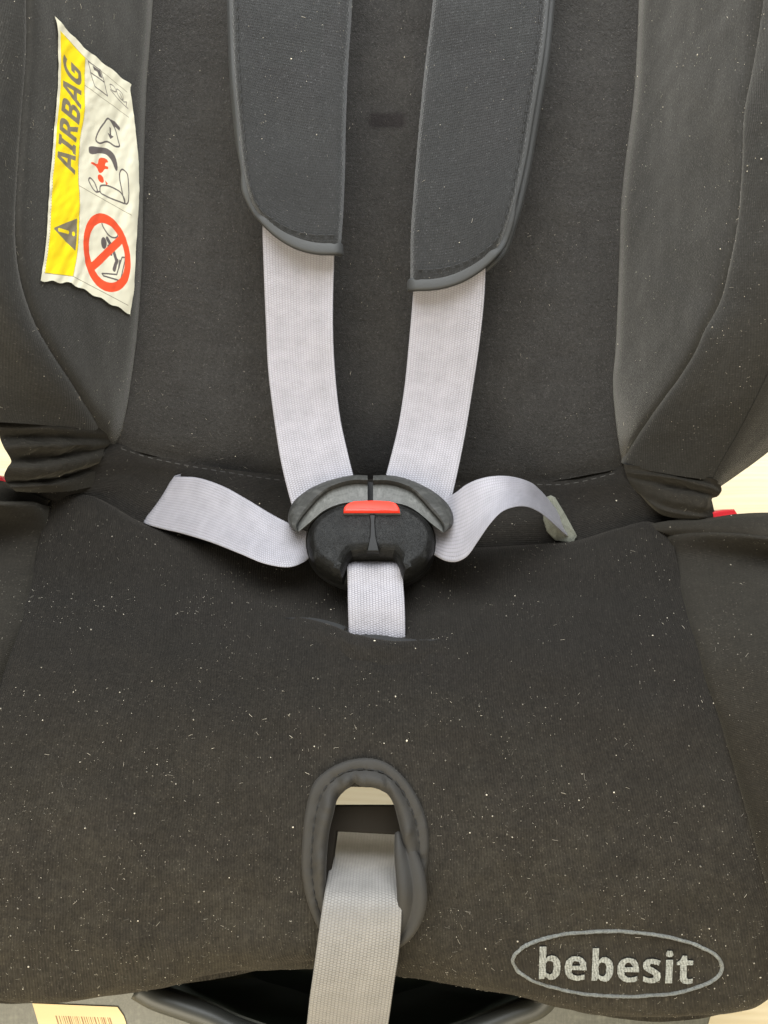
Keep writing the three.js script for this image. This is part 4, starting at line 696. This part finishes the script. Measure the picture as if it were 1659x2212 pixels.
// ---------------------------------------------------------------- harness buckle
{
  const tilt = 0.49, Bc = at(801, 1165, 0.462), nb = N.clone().multiplyScalar(Math.cos(tilt)).addScaledVector(U, Math.sin(tilt)), ub = U.clone().multiplyScalar(Math.cos(tilt)).addScaledVector(N, -Math.sin(tilt));
  const basis = new THREE.Matrix4().makeBasis(R, ub, nb).setPosition(Bc);
  // measured spot on the buckle's own plane at height z
  const bp = (px, py, z) => { const dir = at(px, py, 1).sub(eye), k = (z - eye.clone().sub(Bc).dot(nb)) / dir.dot(nb), p = eye.clone().addScaledVector(dir, k).sub(Bc); return new THREE.Vector2(p.dot(R), p.dot(ub)); };
  const wp = (px, py, z) => { const p = bp(px, py, z); return V3(p.x, p.y, z).applyMatrix4(basis); };
  const buckle = thing('harness_buckle', 'black plastic harness buckle with a red release button between the straps', 'buckle', Bc);
  const slab = (shape, z0, z1, bs, bt, seg = 4) => { const g = new THREE.ExtrudeGeometry(shape, { depth: z1 - z0 - bt, bevelEnabled: true, bevelSize: bs, bevelThickness: bt, bevelOffset: -bs, bevelSegments: seg, curveSegments: 24 }); g.translate(0, 0, z0); const s = toCreasedNormals(g, 0.6); s.applyMatrix4(basis); return s; };
  const uvPlane = (g) => { const p = g.attributes.position, uv = g.attributes.uv; for (let i = 0; i < p.count; i++) { const q = V3(p.getX(i), p.getY(i), p.getZ(i)).sub(Bc); uv.setXY(i, q.dot(R), q.dot(ub) + q.dot(nb)); } return g; };
  // body outline on its face
  const ell = (cx, cy, rx, ry, z, a0, a1, n, pw = 2.15) => { const o = []; for (let i = 0; i <= n; i++) { const a = lerp(a0, a1, i / n), c = Math.cos(a), s = Math.sin(a); o.push(bp(cx + rx * Math.sign(c) * Math.abs(c) ** (2 / pw), cy + ry * Math.sign(s) * Math.abs(s) ** (2 / pw), z)); } return o; };
  const zf = 0.020;
  const aN = Math.asin(0.93);
  const body = new THREE.Shape(ell(801, 1168, 138, 84, zf - 0.004, 1.06, -4.267, 90).concat([[741, 1238], [746, 1222], [752, 1206], [761, 1197], [800, 1195.5], [849, 1197], [858, 1206], [864, 1222], [869, 1238]].map(([x, y]) => bp(x, y, zf - 0.004))));
  const cover = part('buckle_cover', uvPlane(slab(body, 0.004, zf, 0.0052, 0.0060, 6)), M.grainPlastic, buckle);
  const baseShape = new THREE.Shape(ell(801, 1172, 141, 96, 0.002, 0, 2 * Math.PI, 80));
  part('buckle_base', uvPlane(slab(baseShape, -0.006, 0.0042, 0.003, 0.003)), M.smoothBlack, buckle);
  const rib = new THREE.Shape([[798, 1114], [811, 1114], [810, 1130], [812, 1160], [819, 1193], [793, 1193], [799, 1160], [800, 1130]].map(([x, y]) => bp(x, y, zf)));
  part('cover_rib', slab(rib, zf - 0.002, zf + 0.0014, 0.0007, 0.0008), M.smoothBlack, cover);
  // red release button in its slot
  const but = new THREE.Shape(new THREE.SplineCurve([[742, 1105], [743, 1096], [750, 1088], [764, 1082.5], [784, 1081], [802, 1080.5], [822, 1081], [842, 1082.5], [855, 1087], [862, 1096], [864, 1105]].map(([x, y]) => bp(x, y, zf + 0.003))).getPoints(60));
  part('release_button', slab(but, zf - 0.008, zf + 0.0036, 0.0013, 0.0016, 5), M.red, buckle, { label: 'red release button' });
  const slot = new THREE.Shape([[741, 1102], [866, 1102], [867, 1113], [742, 1113]].map(([x, y]) => bp(x, y, zf)));
  part('button_slot', slab(slot, zf - 0.004, zf + 0.0012, 0.0008, 0.0008), M.wingPlastic, cover);
  // two curved tongue wings above
  const wing = (outer, ridge, inner, notch) => {
    const c = (l, z) => along(l.map(([x, y]) => wp(x, y, z)), 60), mixc = (a, b, t, z) => { const A = c(a, z), B = c(b, z); return A.map((p, i) => p.lerp(B[i], t)); };
    const curves = [c(outer, -0.001), c(outer, 0.010), mixc(outer, ridge, 0.12, 0.0140), mixc(outer, ridge, 0.35, 0.0158), mixc(outer, ridge, 0.85, 0.0165), c(ridge, 0.0158), mixc(ridge, inner, 0.14, 0.0122), mixc(ridge, inner, 0.55, 0.0140), mixc(ridge, inner, 0.9, 0.0152), c(inner, 0.0135), c(inner, -0.001)];
    const g = gridGeometry(curves.slice(0, 7)), dish = gridGeometry(curves.slice(6)), front = curves.map((k) => k[0]), ctr = front.reduce((a, p) => a.add(p), V3(0, 0, 0)).multiplyScalar(1 / front.length);
    const capEnd = (i) => { const l = curves.map((k) => k[i].clone()), m = l.reduce((a, p) => a.add(p), V3(0, 0, 0)).multiplyScalar(1 / l.length); return gridGeometry([l, l.map(() => m.clone())]); };
    const w = part('buckle_tongue', toCreasedNormals(mergeGeometries([g, capEnd(0), capEnd(59)]), 0.55), M.wingPlastic, buckle);
    part('tongue_lit_dish', toCreasedNormals(dish, 0.55), M.litDish, w);  // dish of the same tongue; the light it catches is put into its colour
    return w;
  };
  wing([[794, 1027], [767, 1026], [736, 1031], [696, 1043], [656, 1064], [630, 1090], [622, 1118], [626, 1136], [640, 1148]], [[794, 1039], [770, 1038], [745, 1042], [709, 1056], [685, 1076], [666, 1098], [648, 1121], [641, 1137], [643, 1147]], [[794, 1092], [770, 1090], [744, 1091], [722, 1097], [700, 1107], [684, 1119], [668, 1132], [655, 1142], [646, 1148]]);
  wing([[806, 1027], [834, 1026], [868, 1031], [908, 1046], [947, 1069], [972, 1096], [979, 1120], [975, 1138], [961, 1150]], [[806, 1039], [832, 1039], [856, 1043], [888, 1056], [910, 1076], [930, 1099], [950, 1122], [959, 1138], [959, 1149]], [[806, 1092], [832, 1090], [860, 1092], [882, 1098], [900, 1108], [917, 1121], [934, 1135], [947, 1144], [956, 1150]]);
  part('tongue_plate', slab(new THREE.Shape([[720, 1040], [880, 1040], [880, 1130], [720, 1130]].map(([x, y]) => bp(x, y, 0.004))), -0.001, 0.0045, 0.001, 0.001), M.smoothBlack, buckle);
}
// crotch strap and adjuster strap
const crotch = thing('crotch_strap', 'short grey crotch strap running from the buckle into a slit in the cushion', 'strap', at(811, 1300, 0.44));
part('webbing', webbing([[754, 1196, 0.458], [753, 1216, 0.4475], [752, 1226, 0.4435], [753, 1260, 0.4395], [754, 1310, 0.433], [755, 1345, 0.4305], [756, 1376, 0.430], [757, 1400, 0.436]], [[866, 1196, 0.458], [867, 1216, 0.4475], [868, 1226, 0.4435], [869, 1260, 0.4395], [872, 1310, 0.4325], [873, 1350, 0.4300], [873, 1390, 0.429], [873, 1415, 0.436]], { n: 50, thick: 0.0018 }), M.web, crotch);
const adjuster = thing('adjuster_strap', 'long grey harness adjuster strap hanging out of the oval opening', 'strap', at(770, 2000, 0.38));
part('webbing', webbing(
  [[731, 1772, 0.468], [725, 1796, 0.448], [721, 1820, 0.4255], [716, 1856, 0.405], [709, 1896, 0.389], [701, 1942, 0.379], [692, 2003, 0.374], [680, 2092, 0.373], [671, 2156, 0.375], [664, 2220, 0.379], [650, 2330, 0.388]],
  [[872, 1778, 0.468], [868, 1804, 0.448], [866, 1826, 0.427], [863, 1860, 0.4055], [860, 1885, 0.393], [864, 1925, 0.380], [866, 1960, 0.3745], [864, 2010, 0.3725], [858, 2070, 0.3725], [850, 2120, 0.374], [835, 2222, 0.379], [815, 2330, 0.388]], { n: 90 }), M.soiledWeb, adjuster);

// ---------------------------------------------------------------- lint and dust on the fabric
{
  const fibre = mergeGeometries([new THREE.TubeGeometry(new THREE.QuadraticBezierCurve3(V3(-0.5, 0, 0), V3(0.05, 0.28, 0.1), V3(0.5, 0.02, 0.05)), 5, 0.055, 4)]);
  const speck = new THREE.IcosahedronGeometry(0.5, 0);
  const F1 = 2200, S1 = 7000, fm = new THREE.InstancedMesh(fibre, M.lint, F1), sm = new THREE.InstancedMesh(speck, M.lint, S1);
  fm.name = 'lint'; sm.name = 'dust';
  fm.userData = { kind: 'stuff', label: 'thin pale lint fibres clinging to the black fabric', category: 'lint' };
  sm.userData = { kind: 'stuff', label: 'tiny pale dust specks scattered over the black fabric', category: 'dust' };
  const area = fabricPanels.map(([m, k]) => { const g = m.geometry; g.computeBoundingBox(); const s = g.boundingBox.getSize(V3(0, 0, 0)); return k * Math.max(s.x * s.y, s.x * s.z, s.y * s.z); }), total = area.reduce((a, b) => a + b);
  const samplers = fabricPanels.map(([m]) => { const b = new MeshSurfaceSampler(m); b.setRandomGenerator?.(rnd); b.randomFunction = rnd; return b.build(); });
  const panIndex = fabricPanels.findIndex(([m]) => m === panMesh);
  const p = V3(0, 0, 0), n = V3(0, 0, 0), q = new THREE.Quaternion(), mt = new THREE.Matrix4(), up = V3(0, 1, 0);
  const scatter = (mesh, count, size) => {
    for (let i = 0; i < count;) {
      let r = rnd() * total, k = 0; while (r > area[k] && k < area.length - 1) r -= area[k++];
      samplers[k].sample(p, n); const top = fabricPanels[k][0]; const w = p.clone(); let o = top; while (o.parent !== scene) o = o.parent; w.add(o.position);
      const gather = 0.5 + 0.5 * noise3(w.x * 22, w.y * 22, w.z * 22) + 0.35 * noise3(w.x * 90, w.y * 90, w.z * 90) + 0.5 * smooth(0.10, 0.22, w.z) * (k === panIndex ? 1 : 0); if (rnd() > clamp(gather, 0.04, 1) ** 2) continue;
      if (n.dot(eye.clone().sub(w)) < 0) n.negate();
      const [x, y] = seen(w); if (x < -60 || x > 1720 || y < -60 || y > 2280) { if (rnd() < 0.9) continue; }
      q.setFromUnitVectors(up, n); const q2 = new THREE.Quaternion().setFromAxisAngle(n, rnd() * TAU).multiply(q);
      const s = size(); mt.compose(w.addScaledVector(n, s[1] * 0.3), q2, V3(...s)); mesh.setMatrixAt(i, mt);
      const v = 0.22 + 0.95 * rnd() ** 3; mesh.setColorAt(i, new THREE.Color().setRGB(v, v * 0.98, v * 0.93)); i++;
    }
  };
  scatter(fm, F1, () => { const l = 0.0006 + 0.0022 * rnd() ** 4, w = 0.0008 + 0.0006 * rnd(); return [l, w * 0.9, w]; });
  scatter(sm, S1, () => { const s = rnd() < 0.06 ? 0.00055 + 0.0004 * rnd() : 0.00016 + 0.00026 * rnd(); return [s, s * 0.7, s * (0.7 + 0.6 * rnd())]; });
  fm.castShadow = sm.castShadow = false;
  scene.add(fm, sm);
}
renderer.render(scene, camera);
